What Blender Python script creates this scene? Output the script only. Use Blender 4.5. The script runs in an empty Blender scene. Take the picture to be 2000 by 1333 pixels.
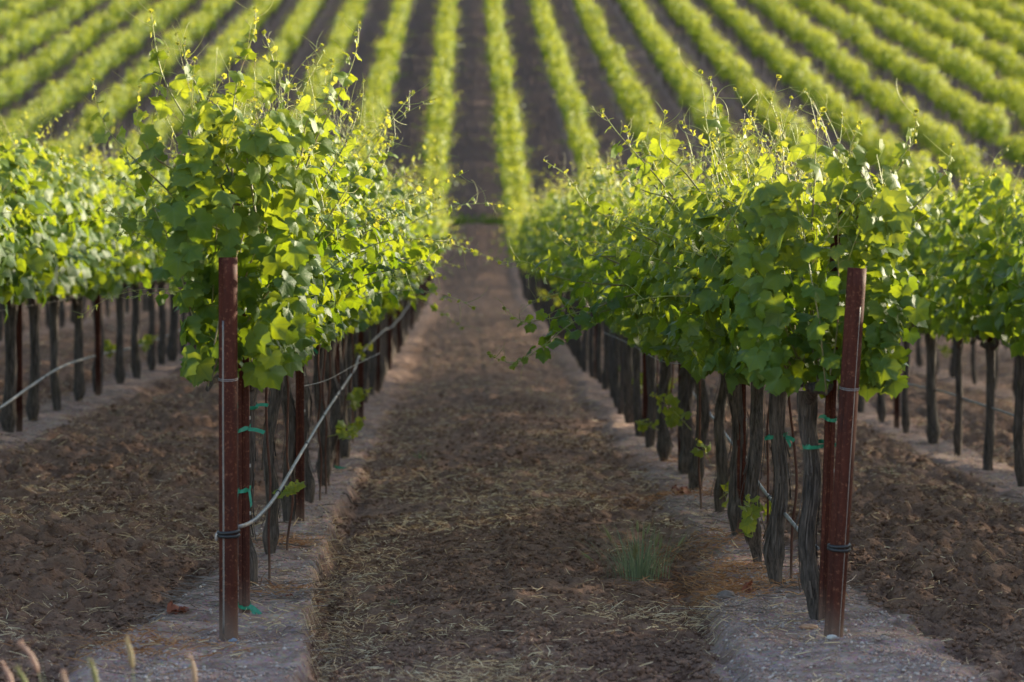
import bpy, math
import numpy as np
from mathutils import Vector
R = math.radians
scn = bpy.context.scene
col = scn.collection

# ------------------------------------------------------------------ camera, sky, sun, exposure
CAM_Z = 1.62
cam_d = bpy.data.cameras.new('camera')
cam_d.sensor_width = 36.0
cam_d.lens = 115.2
cam_d.clip_start = 0.1
cam_d.clip_end = 5000
cam_d.dof.use_dof = True
cam_d.dof.focus_distance = 15.0
cam_d.dof.aperture_fstop = 3.7
cam = bpy.data.objects.new('camera', cam_d)
cam.location = (0, 0, CAM_Z)
cam.rotation_euler = (R(90 - 1.938), 0, R(-0.788))
col.objects.link(cam)
scn.camera = cam

SUN_EL, SUN_AZ = 15.5, 57.0          # azimuth measured from the row axis (+Y) towards +X
world = bpy.data.worlds.new('World')
scn.world = world
world.use_nodes = True
wn = world.node_tree.nodes
sky = wn.new('ShaderNodeTexSky')
sky.sky_type = 'NISHITA'
sky.sun_disc = False
sky.sun_elevation = R(SUN_EL)
sky.sun_rotation = R(SUN_AZ)
sky.air_density = 1.0
sky.dust_density = 1.2
bg = wn['Background']
bg.inputs['Strength'].default_value = 0.15
world.node_tree.links.new(sky.outputs[0], bg.inputs['Color'])

sun_d = bpy.data.lights.new('sun', 'SUN')
sun_d.energy = 4.5
sun_d.angle = R(2.5)
sun_d.color = (1.0, 0.89, 0.66)
sun = bpy.data.objects.new('sun', sun_d)
sv = Vector((math.sin(R(SUN_AZ)) * math.cos(R(SUN_EL)), math.cos(R(SUN_AZ)) * math.cos(R(SUN_EL)), math.sin(R(SUN_EL))))
sun.rotation_euler = (-sv).to_track_quat('-Z', 'Y').to_euler()
sun.location = (20, 10, 15)
col.objects.link(sun)

scn.view_settings.view_transform = 'Standard'
scn.view_settings.look = 'None'
scn.view_settings.gamma = 1.0
scn.view_settings.exposure = 1.48
scn.render.engine = 'CYCLES'
scn.cycles.max_bounces = 8
scn.cycles.transmission_bounces = 6
scn.cycles.use_denoising = True

# ------------------------------------------------------------------ numeric helpers
F_PX, VX, VY = 6400.0, 912.0, 450.0   # focal length in photo pixels, vanishing point of the rows


def at(px, py, d):
    """photo pixel at depth d -> world point"""
    return np.array(((px - VX) / F_PX * d, d, CAM_Z - (py - VY) / F_PX * d))


def hsh(ix, iy, seed):
    ix = ix.astype(np.int64); iy = iy.astype(np.int64)
    h = (ix * 374761393 + iy * 668265263 + seed * 974711) & 0xFFFFFFFF
    h = ((h ^ (h >> 13)) * 1274126177) & 0xFFFFFFFF
    h = ((h ^ (h >> 16)) * 2246822519) & 0xFFFFFFFF
    return ((h ^ (h >> 15)) & 0xFFFFFF) / float(0xFFFFFF)


def vnoise(x, y, seed=0):
    x = np.asarray(x, float); y = np.asarray(y, float)
    ix = np.floor(x); iy = np.floor(y)
    fx = x - ix; fy = y - iy
    fx = fx * fx * (3 - 2 * fx); fy = fy * fy * (3 - 2 * fy)
    a = hsh(ix, iy, seed); b = hsh(ix + 1, iy, seed)
    c = hsh(ix, iy + 1, seed); d = hsh(ix + 1, iy + 1, seed)
    return (a * (1 - fx) + b * fx) * (1 - fy) + (c * (1 - fx) + d * fx) * fy * 1.0


def fbm(x, y, seed=0, octs=3):
    s = 0.0; a = 0.5
    for o in range(octs):
        s = s + a * vnoise(x * 2 ** o, y * 2 ** o, seed + o * 17)
        a *= 0.5
    return s / (1 - 0.5 ** octs)


def lumps(x, y, cell, seed):
    """rounded clods: a hemisphere-like bump in some cells"""
    u = x / cell; v = y / cell
    iu = np.floor(u); iv = np.floor(v)
    out = np.zeros_like(u)
    for du in (-1, 0, 1):
        for dv in (-1, 0, 1):
            cu = iu + du; cv = iv + dv
            px = cu + hsh(cu, cv, seed); py = cv + hsh(cu, cv, seed + 1)
            rr = 0.25 + 0.6 * hsh(cu, cv, seed + 2)
            q = 1 - ((u - px) ** 2 + (v - py) ** 2) / (rr * rr)
            out = np.maximum(out, np.sqrt(np.maximum(q, 0)) * rr)
    return out


def sstep(a, b, x):
    t = np.clip((x - a) / (b - a), 0, 1)
    return t * t * (3 - 2 * t)


# ------------------------------------------------------------------ terrain shape
ROW_X0, ROW_S = -0.97, 2.39           # row k stands at ROW_X0 + k*ROW_S; k=0 and k=1 line the path


def row_x(k):
    return ROW_X0 + k * ROW_S


def hill(y):
    y = np.asarray(y, float)
    t = (y - 86.3) / 2.5
    h = 0.141 * 2.5 * np.where(t > 30, t, np.log1p(np.exp(np.minimum(t, 30))))
    h = np.minimum(h, 40 + 0 * h)
    return h + 0.30 * np.exp(-((y - 97.0) / 1.6) ** 2) - 0.25 * np.exp(-((y - 100.4) / 1.7) ** 2)


def tilt(x, y):
    """the field rises gently to the left of the left row and falls to the right of the right one"""
    l = np.minimum(np.maximum(-1.3 - x, 0) * 0.085, 0.30)
    r = np.minimum(np.maximum(x - 1.75, 0) * 0.05, 0.25)
    return (l - r) * (1 - sstep(45, 85, y))


def berm(x, y):
    """1 on the raised gravel strip under a row, 0 in the aisle"""
    u = (x - ROW_X0) / ROW_S
    k = np.round(u)
    dx = (u - k) * ROW_S
    wob = 0.16 * (fbm(y * 0.9, k * 7.3 + 1.7, 5, 2) - 0.5) + 0.10 * (fbm(y * 3.3 + x * 3, x * 4 + k * 3.1, 8, 3) - 0.5)
    ne = 1 - sstep(12.6, 17.0, y)         # wider at the row ends
    right = 1 - sstep(0.14 + 0.16 * ne, 0.36 + 0.22 * ne, dx + wob)
    e0 = 0.20 + 0.12 * ne
    sharp = 1 - sstep(e0, e0 + 0.05, dx + wob * 0.6)
    s = (k == 0) * (1 - sstep(19, 30, y))
    right = right * (1 - s) + sharp * s
    left = 1 - sstep(0.10 + 0.24 * ne, 0.34 + 0.22 * ne, -dx + wob)
    return np.where(dx > 0, right, left)


def ground_z(x, y, detail=True):
    x = np.asarray(x, float); y = np.asarray(y, float)
    b = berm(x, y)
    z = hill(y) - np.where(x > 0.2, 0.065, 0.085) * (1 - b) * (1 - 0.65 * sstep(15, 26, y)) - 0.05 * sstep(15, 26, y)
    z = z + 0.02 * (fbm(x * 1.4, y * 0.7, 66, 2) - 0.5) + tilt(x, y)
    for xc in (-0.32, 0.78):           # tractor tread in the path
        dxc = np.abs(x - xc)
        z = z + (0.022 * np.sin((y + 0.45 * dxc) * 2 * math.pi / 0.15) - 0.016) * (1 - sstep(0.12, 0.20, dxc)) * (1 - sstep(14.2, 17.5, y)) * (0.3 + 1.2 * fbm(x * 2, y * 1.5, 67, 2))
    u = (x - ROW_X0) / ROW_S
    k = np.round(u - 0.5)             # aisle index, 0 = the path
    mid = np.abs(u - np.floor(u) - 0.5) * ROW_S
    z = z + (1 - b) * 0.035 * np.cos(np.clip(mid / 1.0, 0, 1) * math.pi)
    if detail:
        amp = np.where(k == 0, 0.66, 1.3) * (1 - b) + 0.10 * b
        amp = amp * (0.55 + 0.9 * fbm(x * 0.9, y * 0.5, 40, 2))
        wx = x + 0.05 * (fbm(x * 9, y * 9, 91, 2) - 0.5); wy = y + 0.05 * (fbm(x * 9, y * 9, 95, 2) - 0.5)
        z = z + amp * (0.060 * (fbm(x * 2.2, y * 2.2, 1, 3) - 0.5)
                       + 0.070 * lumps(wx, wy, 0.17, 11) * vnoise(x * 1.7, y * 1.1, 12)
                       + 0.060 * lumps(wx, wy, 0.09, 21) * (0.3 + vnoise(x * 3.1, y * 2.3, 22))
                       + 0.045 * (fbm(x * 14, y * 14, 31, 2) - 0.5))
        z = z + b * (0.022 * (fbm(x * 9, y * 9, 51, 3) - 0.5) + 0.05 * (fbm(x * 1.9, y * 1.3, 53, 2) - 0.5) + 0.02 * lumps(wx, wy, 0.11, 55) * (vnoise(x * 2, y * 2, 56) > 0.5))
        # furrow at the foot of the berm edges
        dxr = (u - np.round(u)) * ROW_S
        z = z - 0.035 * np.exp(-((dxr - 0.30 - 0.12 * (1 - sstep(12.6, 17.0, y))) / 0.035) ** 2) * (np.round(u) == 0) * (1 - sstep(19, 30, y)) * (0.5 + vnoise(y * 4, y * 0, 61))
        z = z - 0.040 * np.exp(-((dxr + 0.42) / 0.04) ** 2) * (np.round(u) == 1) * (1 - sstep(15, 22, y))
    return z


# ------------------------------------------------------------------ mesh batches
class Batch:
    def __init__(s):
        s.V = []; s.L = []; s.S = []; s.M = []; s.A = {}; s.n = 0

    def add(s, V, F, mat=0, **attrs):
        V = np.asarray(V, np.float32).reshape(-1, 3)
        F = np.asarray(F, np.int64)
        s.V.append(V); s.L.append((F + s.n).ravel())
        s.S.append(np.full(len(F), F.shape[1], np.int32))
        s.M.append(np.full(len(F), mat, np.int32))
        for k, v in attrs.items():
            v = np.broadcast_to(np.asarray(v, np.float32), (len(V),))
            s.A.setdefault(k, []).append((s.n, v))
        s.n += len(V)

    def inst(s, tV, tF, M, P, mat=0, per=None, tattr=None):
        """k copies of a template: M (k,3,3), P (k,3)"""
        k, n = len(P), len(tV)
        if k == 0:
            return
        V = np.einsum('kij,nj->kni', M, tV) + P[:, None, :]
        F = (tF[None] + (np.arange(k) * n)[:, None, None]).reshape(-1, tF.shape[1])
        at_ = {a: np.repeat(v, n) for a, v in (per or {}).items()}
        at_.update({a: np.tile(v, k) for a, v in (tattr or {}).items()})
        s.add(V.reshape(-1, 3), F, mat, **at_)

    def mesh(s, name, mats, smooth=True):
        me = bpy.data.meshes.new(name)
        V = np.concatenate(s.V); L = np.concatenate(s.L).astype(np.int32); S = np.concatenate(s.S)
        me.vertices.add(len(V)); me.vertices.foreach_set('co', V.ravel())
        me.loops.add(len(L)); me.loops.foreach_set('vertex_index', L)
        me.polygons.add(len(S))
        st = np.zeros(len(S), np.int32); st[1:] = np.cumsum(S)[:-1]
        me.polygons.foreach_set('loop_start', st)
        for m in mats:
            me.materials.append(m)
        me.polygons.foreach_set('material_index', np.concatenate(s.M))
        me.polygons.foreach_set('use_smooth', np.full(len(S), smooth))
        for a, items in s.A.items():
            arr = np.zeros(len(V), np.float32)
            for o, v in items:
                arr[o:o + len(v)] = v
            at_ = me.attributes.new(a, 'FLOAT', 'POINT')
            at_.data.foreach_set('value', arr)
        me.update(calc_edges=True)
        me.validate()
        return me

    def obj(s, name, mats, parent=None, loc=None, smooth=True):
        o = bpy.data.objects.new(name, s.mesh(name, mats, smooth))
        col.objects.link(o)
        if parent:
            o.parent = parent
        if loc is not None:
            o.location = loc
        return o


def norm(v):
    v = np.asarray(v, float)
    return v / np.maximum(np.linalg.norm(v, axis=-1, keepdims=True), 1e-9)


def tube(P, r, sides=6, cap=True):
    """swept tube along a polyline"""
    P = np.asarray(P, float); n = len(P)
    r = np.broadcast_to(np.asarray(r, float), (n,))
    T = norm(np.gradient(P, axis=0))
    up = np.array((0, 0, 1.0)) if abs(T[0][2]) < 0.9 else np.array((0, 1.0, 0))
    A = np.zeros_like(P)
    a = norm(np.cross(up, T[0]))
    for i in range(n):
        a = norm(a - T[i] * np.dot(a, T[i])); A[i] = a
    B = np.cross(T, A)
    th = np.arange(sides) * 2 * math.pi / sides
    V = P[:, None] + r[:, None, None] * (np.cos(th)[None, :, None] * A[:, None] + np.sin(th)[None, :, None] * B[:, None])
    V = V.reshape(-1, 3)
    i = np.arange(n - 1)[:, None] * sides; j = np.arange(sides)[None]; j2 = (j + 1) % sides
    F = np.stack([i + j, i + j2, i + sides + j2, i + sides + j], -1).reshape(-1, 4)
    if cap:
        V = np.vstack([V, P[:1], P[-1:]])
        c0, c1 = n * sides, n * sides + 1
        j = np.arange(sides); j2 = (j + 1) % sides; e = (n - 1) * sides
        F = np.vstack([F, np.stack([np.full(sides, c0), j2, j, j], -1)[:, [0, 1, 2, 2]],
                       np.stack([np.full(sides, c1), e + j, e + j2, e + j2], -1)])
        # degenerate quads are replaced by triangles in add_tube
    return V, F, (2 * sides if cap else 0)


def add_tube(b, P, r, sides=6, mat=0, cap=True, **attrs):
    V, F, nc = tube(P, r, sides, cap)
    n0 = b.n
    if nc:
        b.add(V, F[:-nc], mat, **attrs)
        T = F[-nc:, :3] + n0
        b.L.append(T.ravel()); b.S.append(np.full(nc, 3, np.int32)); b.M.append(np.full(nc, mat, np.int32))
    else:
        b.add(V, F, mat, **attrs)


def add_box(b, c, s, mat=0, ax=None):
    c = np.asarray(c, float); s = np.asarray(s, float) / 2
    V = np.array([[x, y, z] for z in (-1, 1) for y in (-1, 1) for x in (-1, 1)], float) * s
    if ax is not None:
        V = V @ np.asarray(ax, float)
    F = np.array([[0, 2, 3, 1], [4, 5, 7, 6], [0, 1, 5, 4], [2, 6, 7, 3], [0, 4, 6, 2], [1, 3, 7, 5]])
    b.add(V + c, F, mat)


def spline(P, step):
    """Catmull-Rom resample of control points at about the given step"""
    P = np.asarray(P, float)
    Q = np.vstack([2 * P[0] - P[1], P, 2 * P[-1] - P[-2]])
    out = []
    for i in range(1, len(Q) - 2):
        n = max(2, int(np.linalg.norm(Q[i + 1] - Q[i]) / step))
        t = np.linspace(0, 1, n, endpoint=False)[:, None]
        a, b_, c, d = Q[i - 1], Q[i], Q[i + 1], Q[i + 2]
        out.append(0.5 * ((2 * b_) + (c - a) * t + (2 * a - 5 * b_ + 4 * c - d) * t * t + (3 * b_ - a - 3 * c + d) * t ** 3))
    return np.vstack(out + [P[-1:]])


# ------------------------------------------------------------------ materials
def mat(name):
    m = bpy.data.materials.new(name)
    m.use_nodes = True
    nt = m.node_tree
    return m, nt, nt.nodes, nt.links, nt.nodes['Principled BSDF']


def mixc(nt, fac, a, b, blend='MIX'):
    n = nt.nodes.new('ShaderNodeMix'); n.data_type = 'RGBA'; n.blend_type = blend
    for s, v in ((n.inputs[0], fac), (n.inputs[6], a), (n.inputs[7], b)):
        if hasattr(v, 'type') and hasattr(v, 'links'):
            nt.links.new(v, s)
        elif isinstance(v, tuple):
            s.default_value = (*v, 1) if len(v) == 3 else v
        else:
            s.default_value = v
    return n.outputs[2]


def math_(nt, op, a, b=None, c=None, clamp=False):
    n = nt.nodes.new('ShaderNodeMath'); n.operation = op; n.use_clamp = clamp
    for i, v in enumerate((a, b, c)):
        if v is None:
            continue
        if hasattr(v, 'links'):
            nt.links.new(v, n.inputs[i])
        else:
            n.inputs[i].default_value = v
    return n.outputs[0]


def attr(nt, name):
    n = nt.nodes.new('ShaderNodeAttribute'); n.attribute_name = name
    return n.outputs['Fac']


def noise(nt, scale, detail=3, rough=0.55, vec=None, stretch=None):
    tc = nt.nodes.new('ShaderNodeTexCoord')
    v = tc.outputs['Object'] if vec is None else vec
    if stretch:
        mp = nt.nodes.new('ShaderNodeMapping'); mp.inputs['Scale'].default_value = stretch
        nt.links.new(v, mp.inputs[0]); v = mp.outputs[0]
    n = nt.nodes.new('ShaderNodeTexNoise')
    n.inputs['Scale'].default_value = scale; n.inputs['Detail'].default_value = detail; n.inputs['Roughness'].default_value = rough
    nt.links.new(v, n.inputs['Vector'])
    return n.outputs['Fac']


def ramp(nt, fac, lo, hi):
    n = nt.nodes.new('ShaderNodeMapRange')
    n.inputs['From Min'].default_value = lo; n.inputs['From Max'].default_value = hi
    n.interpolation_type = 'SMOOTHSTEP'
    nt.links.new(fac, n.inputs['Value'])
    return n.outputs['Result']


def bump(nt, height, strength, dist, target):
    n = nt.nodes.new('ShaderNodeBump')
    n.inputs['Strength'].default_value = strength; n.inputs['Distance'].default_value = dist
    nt.links.new(height, n.inputs['Height'])
    nt.links.new(n.outputs[0], target.inputs['Normal'])
    return n


def leaf_material():
    m, nt, N, L, p = mat('vine_leaf')
    rnd, yng, vein = attr(nt, 'rnd'), attr(nt, 'young'), attr(nt, 'vein')
    c = mixc(nt, rnd, (0.024, 0.062, 0.016), (0.052, 0.112, 0.018))
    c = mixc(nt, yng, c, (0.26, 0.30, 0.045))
    nz = noise(nt, 60, 3)
    c = mixc(nt, math_(nt, 'MULTIPLY', nz, 0.35), c, (0.08, 0.14, 0.03))
    veinf = math_(nt, 'MULTIPLY', math_(nt, 'POWER', vein, 4.0), 0.75)
    c = mixc(nt, veinf, c, (0.15, 0.22, 0.06))
    geo = N.new('ShaderNodeNewGeometry')
    back = mixc(nt, yng, (0.072, 0.120, 0.046), (0.26, 0.32, 0.08))
    c2 = mixc(nt, geo.outputs['Backfacing'], c, back)
    L.new(c2, p.inputs['Base Color'])
    p.inputs['Roughness'].default_value = 0.50
    p.inputs['Specular IOR Level'].default_value = 0.24
    bump(nt, math_(nt, 'ADD', math_(nt, 'MULTIPLY', vein, -0.6), noise(nt, 90, 2)), 0.35, 0.004, p)
    t = N.new('ShaderNodeBsdfTranslucent')
    tc = mixc(nt, rnd, (0.200, 0.325, 0.006), (0.43, 0.51, 0.010))
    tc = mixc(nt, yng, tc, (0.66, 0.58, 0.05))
    tc = mixc(nt, veinf, tc, (0.14, 0.22, 0.02))
    L.new(tc, t.inputs['Color'])
    mx = N.new('ShaderNodeMixShader'); mx.inputs[0].default_value = 0.40
    L.new(p.outputs[0], mx.inputs[1]); L.new(t.outputs[0], mx.inputs[2])
    L.new(mx.outputs[0], N['Material Output'].inputs['Surface'])
    return m


def stem_material():
    m, nt, N, L, p = mat('green_shoot')
    yng = attr(nt, 'young')
    c = mixc(nt, yng, (0.13, 0.115, 0.045), (0.40, 0.42, 0.10))
    c = mixc(nt, ramp(nt, noise(nt, 30, 2), 0.45, 0.75), c, (0.20, 0.10, 0.045))
    L.new(c, p.inputs['Base Color']); p.inputs['Roughness'].default_value = 0.5
    p.inputs['Subsurface Weight'].default_value = 0.0
    return m


def bark_material():
    m, nt, N, L, p = mat('vine_bark')
    n1 = noise(nt, 14, 5, 0.65, stretch=(5, 5, 0.55))
    n2 = noise(nt, 60, 3, 0.6, stretch=(3, 3, 0.4))
    c = mixc(nt, ramp(nt, n1, 0.30, 0.72), (0.020, 0.014, 0.011), (0.165, 0.122, 0.102))
    c = mixc(nt, math_(nt, 'MULTIPLY', ramp(nt, n2, 0.4, 0.8), 0.5), c, (0.17, 0.13, 0.108))
    c = mixc(nt, math_(nt, 'MULTIPLY', ramp(nt, noise(nt, 5, 3), 0.58, 0.78), 0.6), c, (0.14, 0.115, 0.05))
    L.new(c, p.inputs['Base Color']); p.inputs['Roughness'].default_value = 0.9
    bump(nt, math_(nt, 'ADD', n1, math_(nt, 'MULTIPLY', n2, 0.5)), 0.9, 0.02, p)
    return m


def rust_material(name, a, b_):
    m, nt, N, L, p = mat(name)
    n1 = noise(nt, 9, 5, 0.6, stretch=(2.5, 2.5, 0.5))
    c = mixc(nt, ramp(nt, n1, 0.3, 0.7), a, b_)
    c = mixc(nt, math_(nt, 'MULTIPLY', ramp(nt, noise(nt, 70, 4, 0.7), 0.54, 0.70), 0.85), c, (0.20, 0.078, 0.042))
    c = mixc(nt, math_(nt, 'MULTIPLY', ramp(nt, noise(nt, 26, 4, 0.7, stretch=(1, 1, 0.25)), 0.54, 0.72), 0.8), c, (0.035, 0.013, 0.011))
    tc = N.new('ShaderNodeTexCoord'); sp = N.new('ShaderNodeSeparateXYZ'); L.new(tc.outputs['Object'], sp.inputs[0])
    dirt = math_(nt, 'MULTIPLY', math_(nt, 'SUBTRACT', 1.0, ramp(nt, math_(nt, 'ADD', sp.outputs['Z'], math_(nt, 'MULTIPLY', n1, 0.12)), 0.04, 0.26)), 0.65)
    c = mixc(nt, dirt, c, (0.21, 0.145, 0.11))
    L.new(c, p.inputs['Base Color'])
    rr = N.new('ShaderNodeMapRange'); rr.inputs['To Min'].default_value = 0.5; rr.inputs['To Max'].default_value = 0.8
    L.new(n1, rr.inputs['Value']); L.new(rr.outputs[0], p.inputs['Roughness'])
    p.inputs['Metallic'].default_value = 0.0; p.inputs['Specular IOR Level'].default_value = 0.14
    bump(nt, noise(nt, 110, 3), 0.25, 0.003, p)
    return m


def simple(name, a, b_=None, scale=20, rough=0.7, metal=0.0, bmp=0.0, stretch=None, trans=None):
    m, nt, N, L, p = mat(name)
    n1 = noise(nt, scale, 4, 0.6, stretch=stretch)
    L.new(mixc(nt, ramp(nt, n1, 0.3, 0.7), a, b_ or a), p.inputs['Base Color'])
    p.inputs['Roughness'].default_value = rough; p.inputs['Metallic'].default_value = metal
    if bmp:
        bump(nt, n1, bmp, 0.01, p)
    return m


def rnd_material(name, cols, rough=0.8, trans=None, fine=None):
    """colour picked per piece by the attribute rnd"""
    m, nt, N, L, p = mat(name)
    rnd = attr(nt, 'rnd')
    cr = N.new('ShaderNodeValToRGB')
    el = cr.color_ramp.elements
    el[0].color = (*cols[0], 1); el[1].color = (*cols[-1], 1)
    for i in range(1, len(cols) - 1):
        el.new(i / (len(cols) - 1)).color = (*cols[i], 1)
    L.new(rnd, cr.inputs[0])
    c = cr.outputs[0]
    if fine:
        c = mixc(nt, math_(nt, 'MULTIPLY', noise(nt, fine, 3), 0.6), c, tuple(0.55 * v for v in cols[0]))
    L.new(c, p.inputs['Base Color']); p.inputs['Roughness'].default_value = rough
    if trans:
        t = N.new('ShaderNodeBsdfTranslucent'); L.new(c, t.inputs['Color'])
        mx = N.new('ShaderNodeMixShader'); mx.inputs[0].default_value = trans
        L.new(p.outputs[0], mx.inputs[1]); L.new(t.outputs[0], mx.inputs[2])
        L.new(mx.outputs[0], N['Material Output'].inputs['Surface'])
    return m


def ground_material():
    m, nt, N, L, p = mat('vineyard_soil')
    tc = N.new('ShaderNodeTexCoord'); v = tc.outputs['Object']
    sp = N.new('ShaderNodeSeparateXYZ'); L.new(v, sp.inputs[0])
    bm = attr(nt, 'berm')
    n_big = noise(nt, 0.9, 4, 0.6, v); n_mid = noise(nt, 7, 5, 0.65, v); n_fine = noise(nt, 55, 4, 0.7, v)
    soil = mixc(nt, ramp(nt, n_mid, 0.30, 0.72), (0.135, 0.070, 0.047), (0.33, 0.192, 0.133))
    soil = mixc(nt, math_(nt, 'MULTIPLY', ramp(nt, n_big, 0.40, 0.66), 0.5), soil, (0.235, 0.132, 0.090))
    soil = mixc(nt, math_(nt, 'MULTIPLY', ramp(nt, n_fine, 0.50, 0.75), 0.45), soil, (0.41, 0.255, 0.18))
    soil = mixc(nt, math_(nt, 'MULTIPLY', ramp(nt, noise(nt, 28, 5, 0.75, v), 0.46, 0.30), 0.65), soil, (0.075, 0.040, 0.028))
    # chopped dry straw worked into the soil, in streaks and patches
    st = ramp(nt, noise(nt, 1.6, 4, 0.65, v, stretch=(1.4, 0.7, 1)), 0.46, 0.68)
    st2 = ramp(nt, noise(nt, 40, 4, 0.75, v, stretch=(0.8, 1.6, 1)), 0.50, 0.68)
    far = N.new('ShaderNodeMapRange'); far.inputs['From Min'].default_value = 14; far.inputs['From Max'].default_value = 34
    L.new(sp.outputs['Y'], far.inputs['Value'])
    stf = math_(nt, 'MULTIPLY', math_(nt, 'MULTIPLY', st, st2), math_(nt, 'MULTIPLY_ADD', far.outputs[0], 0.45, 0.35))
    soil = mixc(nt, stf, soil, (0.50, 0.33, 0.20))
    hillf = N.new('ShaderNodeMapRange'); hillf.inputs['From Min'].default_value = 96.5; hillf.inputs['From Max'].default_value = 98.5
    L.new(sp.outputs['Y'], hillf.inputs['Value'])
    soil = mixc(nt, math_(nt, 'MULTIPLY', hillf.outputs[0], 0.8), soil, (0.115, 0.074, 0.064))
    vor = N.new('ShaderNodeTexVoronoi'); vor.inputs['Scale'].default_value = 75; L.new(v, vor.inputs['Vector'])
    grav = mixc(nt, ramp(nt, n_mid, 0.3, 0.7), (0.27, 0.175, 0.148), (0.48, 0.345, 0.30))
    grav = mixc(nt, 0.30, grav, vor.outputs['Color'], 'SOFT_LIGHT')
    grav = mixc(nt, math_(nt, 'MULTIPLY', ramp(nt, n_fine, 0.5, 0.72), 0.5), grav, (0.42, 0.32, 0.28))
    grav = mixc(nt, math_(nt, 'MULTIPLY', ramp(nt, noise(nt, 3.2, 4, 0.6, v), 0.52, 0.70), 0.55), grav, (0.20, 0.12, 0.085))
    nearf = N.new('ShaderNodeMapRange'); nearf.inputs['From Min'].default_value = 13; nearf.inputs['From Max'].default_value = 40
    nearf.inputs['To Min'].default_value = 1.0; nearf.inputs['To Max'].default_value = 0.35
    L.new(sp.outputs['Y'], nearf.inputs['Value'])
    litter = ramp(nt, noise(nt, 6, 4, 0.7, v, stretch=(1, 0.6, 1)), 0.36, 0.60)
    bmf = math_(nt, 'MULTIPLY', math_(nt, 'MULTIPLY', bm, nearf.outputs[0]), math_(nt, 'MULTIPLY_ADD', litter, 0.5, 0.5))
    c = mixc(nt, bmf, soil, grav)
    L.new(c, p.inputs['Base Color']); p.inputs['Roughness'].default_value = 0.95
    p.inputs['Specular IOR Level'].default_value = 0.2
    h = math_(nt, 'ADD', math_(nt, 'MULTIPLY', n_mid, 1.0), math_(nt, 'MULTIPLY', n_fine, 0.45))
    bump(nt, h, 1.0, 0.05, p)
    return m


M_LEAF = leaf_material()
M_STEM = stem_material()
M_BARK = bark_material()
M_POST = rust_material('red_brown_post', (0.044, 0.011, 0.007), (0.082, 0.021, 0.012))
M_STAKE = rust_material('dark_rusty_steel', (0.080, 0.034, 0.026), (0.14, 0.062, 0.044))
M_HOSE = simple('grey_hose', (0.10, 0.088, 0.083), (0.24, 0.215, 0.205), 18, 0.5)
M_BLACK = simple('black_rubber', (0.012, 0.012, 0.014), (0.025, 0.024, 0.026), 60, 0.5)
M_WIRE = simple('galvanised_wire', (0.26, 0.24, 0.23), (0.36, 0.33, 0.31), 30, 0.45, 0.6)
M_TIE = simple('green_tape', (0.010, 0.16, 0.085), (0.02, 0.24, 0.135), 40, 0.4)
M_NOTCH = simple('bare_metal', (0.42, 0.36, 0.33), (0.5, 0.44, 0.4), 40, 0.5, 0.4)
M_SOIL = ground_material()
M_CLOD = rnd_material('soil_clod', [(0.105, 0.067, 0.050), (0.16, 0.106, 0.078), (0.22, 0.155, 0.118)], 0.95, fine=45)
M_GRAVEL = rnd_material('gravel', [(0.22, 0.145, 0.12), (0.46, 0.32, 0.27), (0.27, 0.225, 0.22), (0.70, 0.57, 0.50), (0.50, 0.34, 0.28), (0.38, 0.19, 0.14)], 0.8, fine=70)
M_STRAW = rnd_material('dry_straw', [(0.20, 0.115, 0.060), (0.44, 0.285, 0.155), (0.64, 0.46, 0.27), (0.80, 0.64, 0.42)], 0.7, 0.25)
M_RED = rnd_material('dry_red_leaf', [(0.17, 0.045, 0.025), (0.27, 0.075, 0.035)], 0.7, 0.3)
M_RUSSET = rnd_material('russet_litter', [(0.22, 0.085, 0.035), (0.40, 0.18, 0.070), (0.46, 0.25, 0.12)], 0.8, 0.2)
M_GRASS = rnd_material('weed_blade', [(0.13, 0.17, 0.10), (0.20, 0.25, 0.13), (0.30, 0.31, 0.17)], 0.6, 0.4)
M_HEAD = rnd_material('seed_head', [(0.25, 0.27, 0.10), (0.42, 0.33, 0.20), (0.50, 0.34, 0.28)], 0.7, 0.4)
M_TWIG = rnd_material('dead_cane', [(0.07, 0.045, 0.034), (0.15, 0.105, 0.085), (0.30, 0.24, 0.21)], 0.85)


# ------------------------------------------------------------------ tagging
def tag(o, label=None, cat=None, group=None, kind=None):
    if label: o['label'] = label
    if cat: o['category'] = cat
    if group: o['group'] = group
    if kind: o['kind'] = kind
    return o


def empty(name, loc, rz=0.0):
    o = bpy.data.objects.new(name, None)
    o.empty_display_size = 0.2
    o.location = loc; o.rotation_euler = (0, 0, rz)
    col.objects.link(o)
    return o


def part(name, me, parent):
    o = bpy.data.objects.new(name, me)
    col.objects.link(o); o.parent = parent
    return o


# ------------------------------------------------------------------ ground
def axis(segs):
    out = [segs[0][0]]
    for a, b_, s0, s1 in segs:
        t = a
        while t < b_:
            f = (t - a) / (b_ - a)
            t += s0 + (s1 - s0) * f
            out.append(min(t, b_))
    return np.unique(np.round(out, 4))


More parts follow.
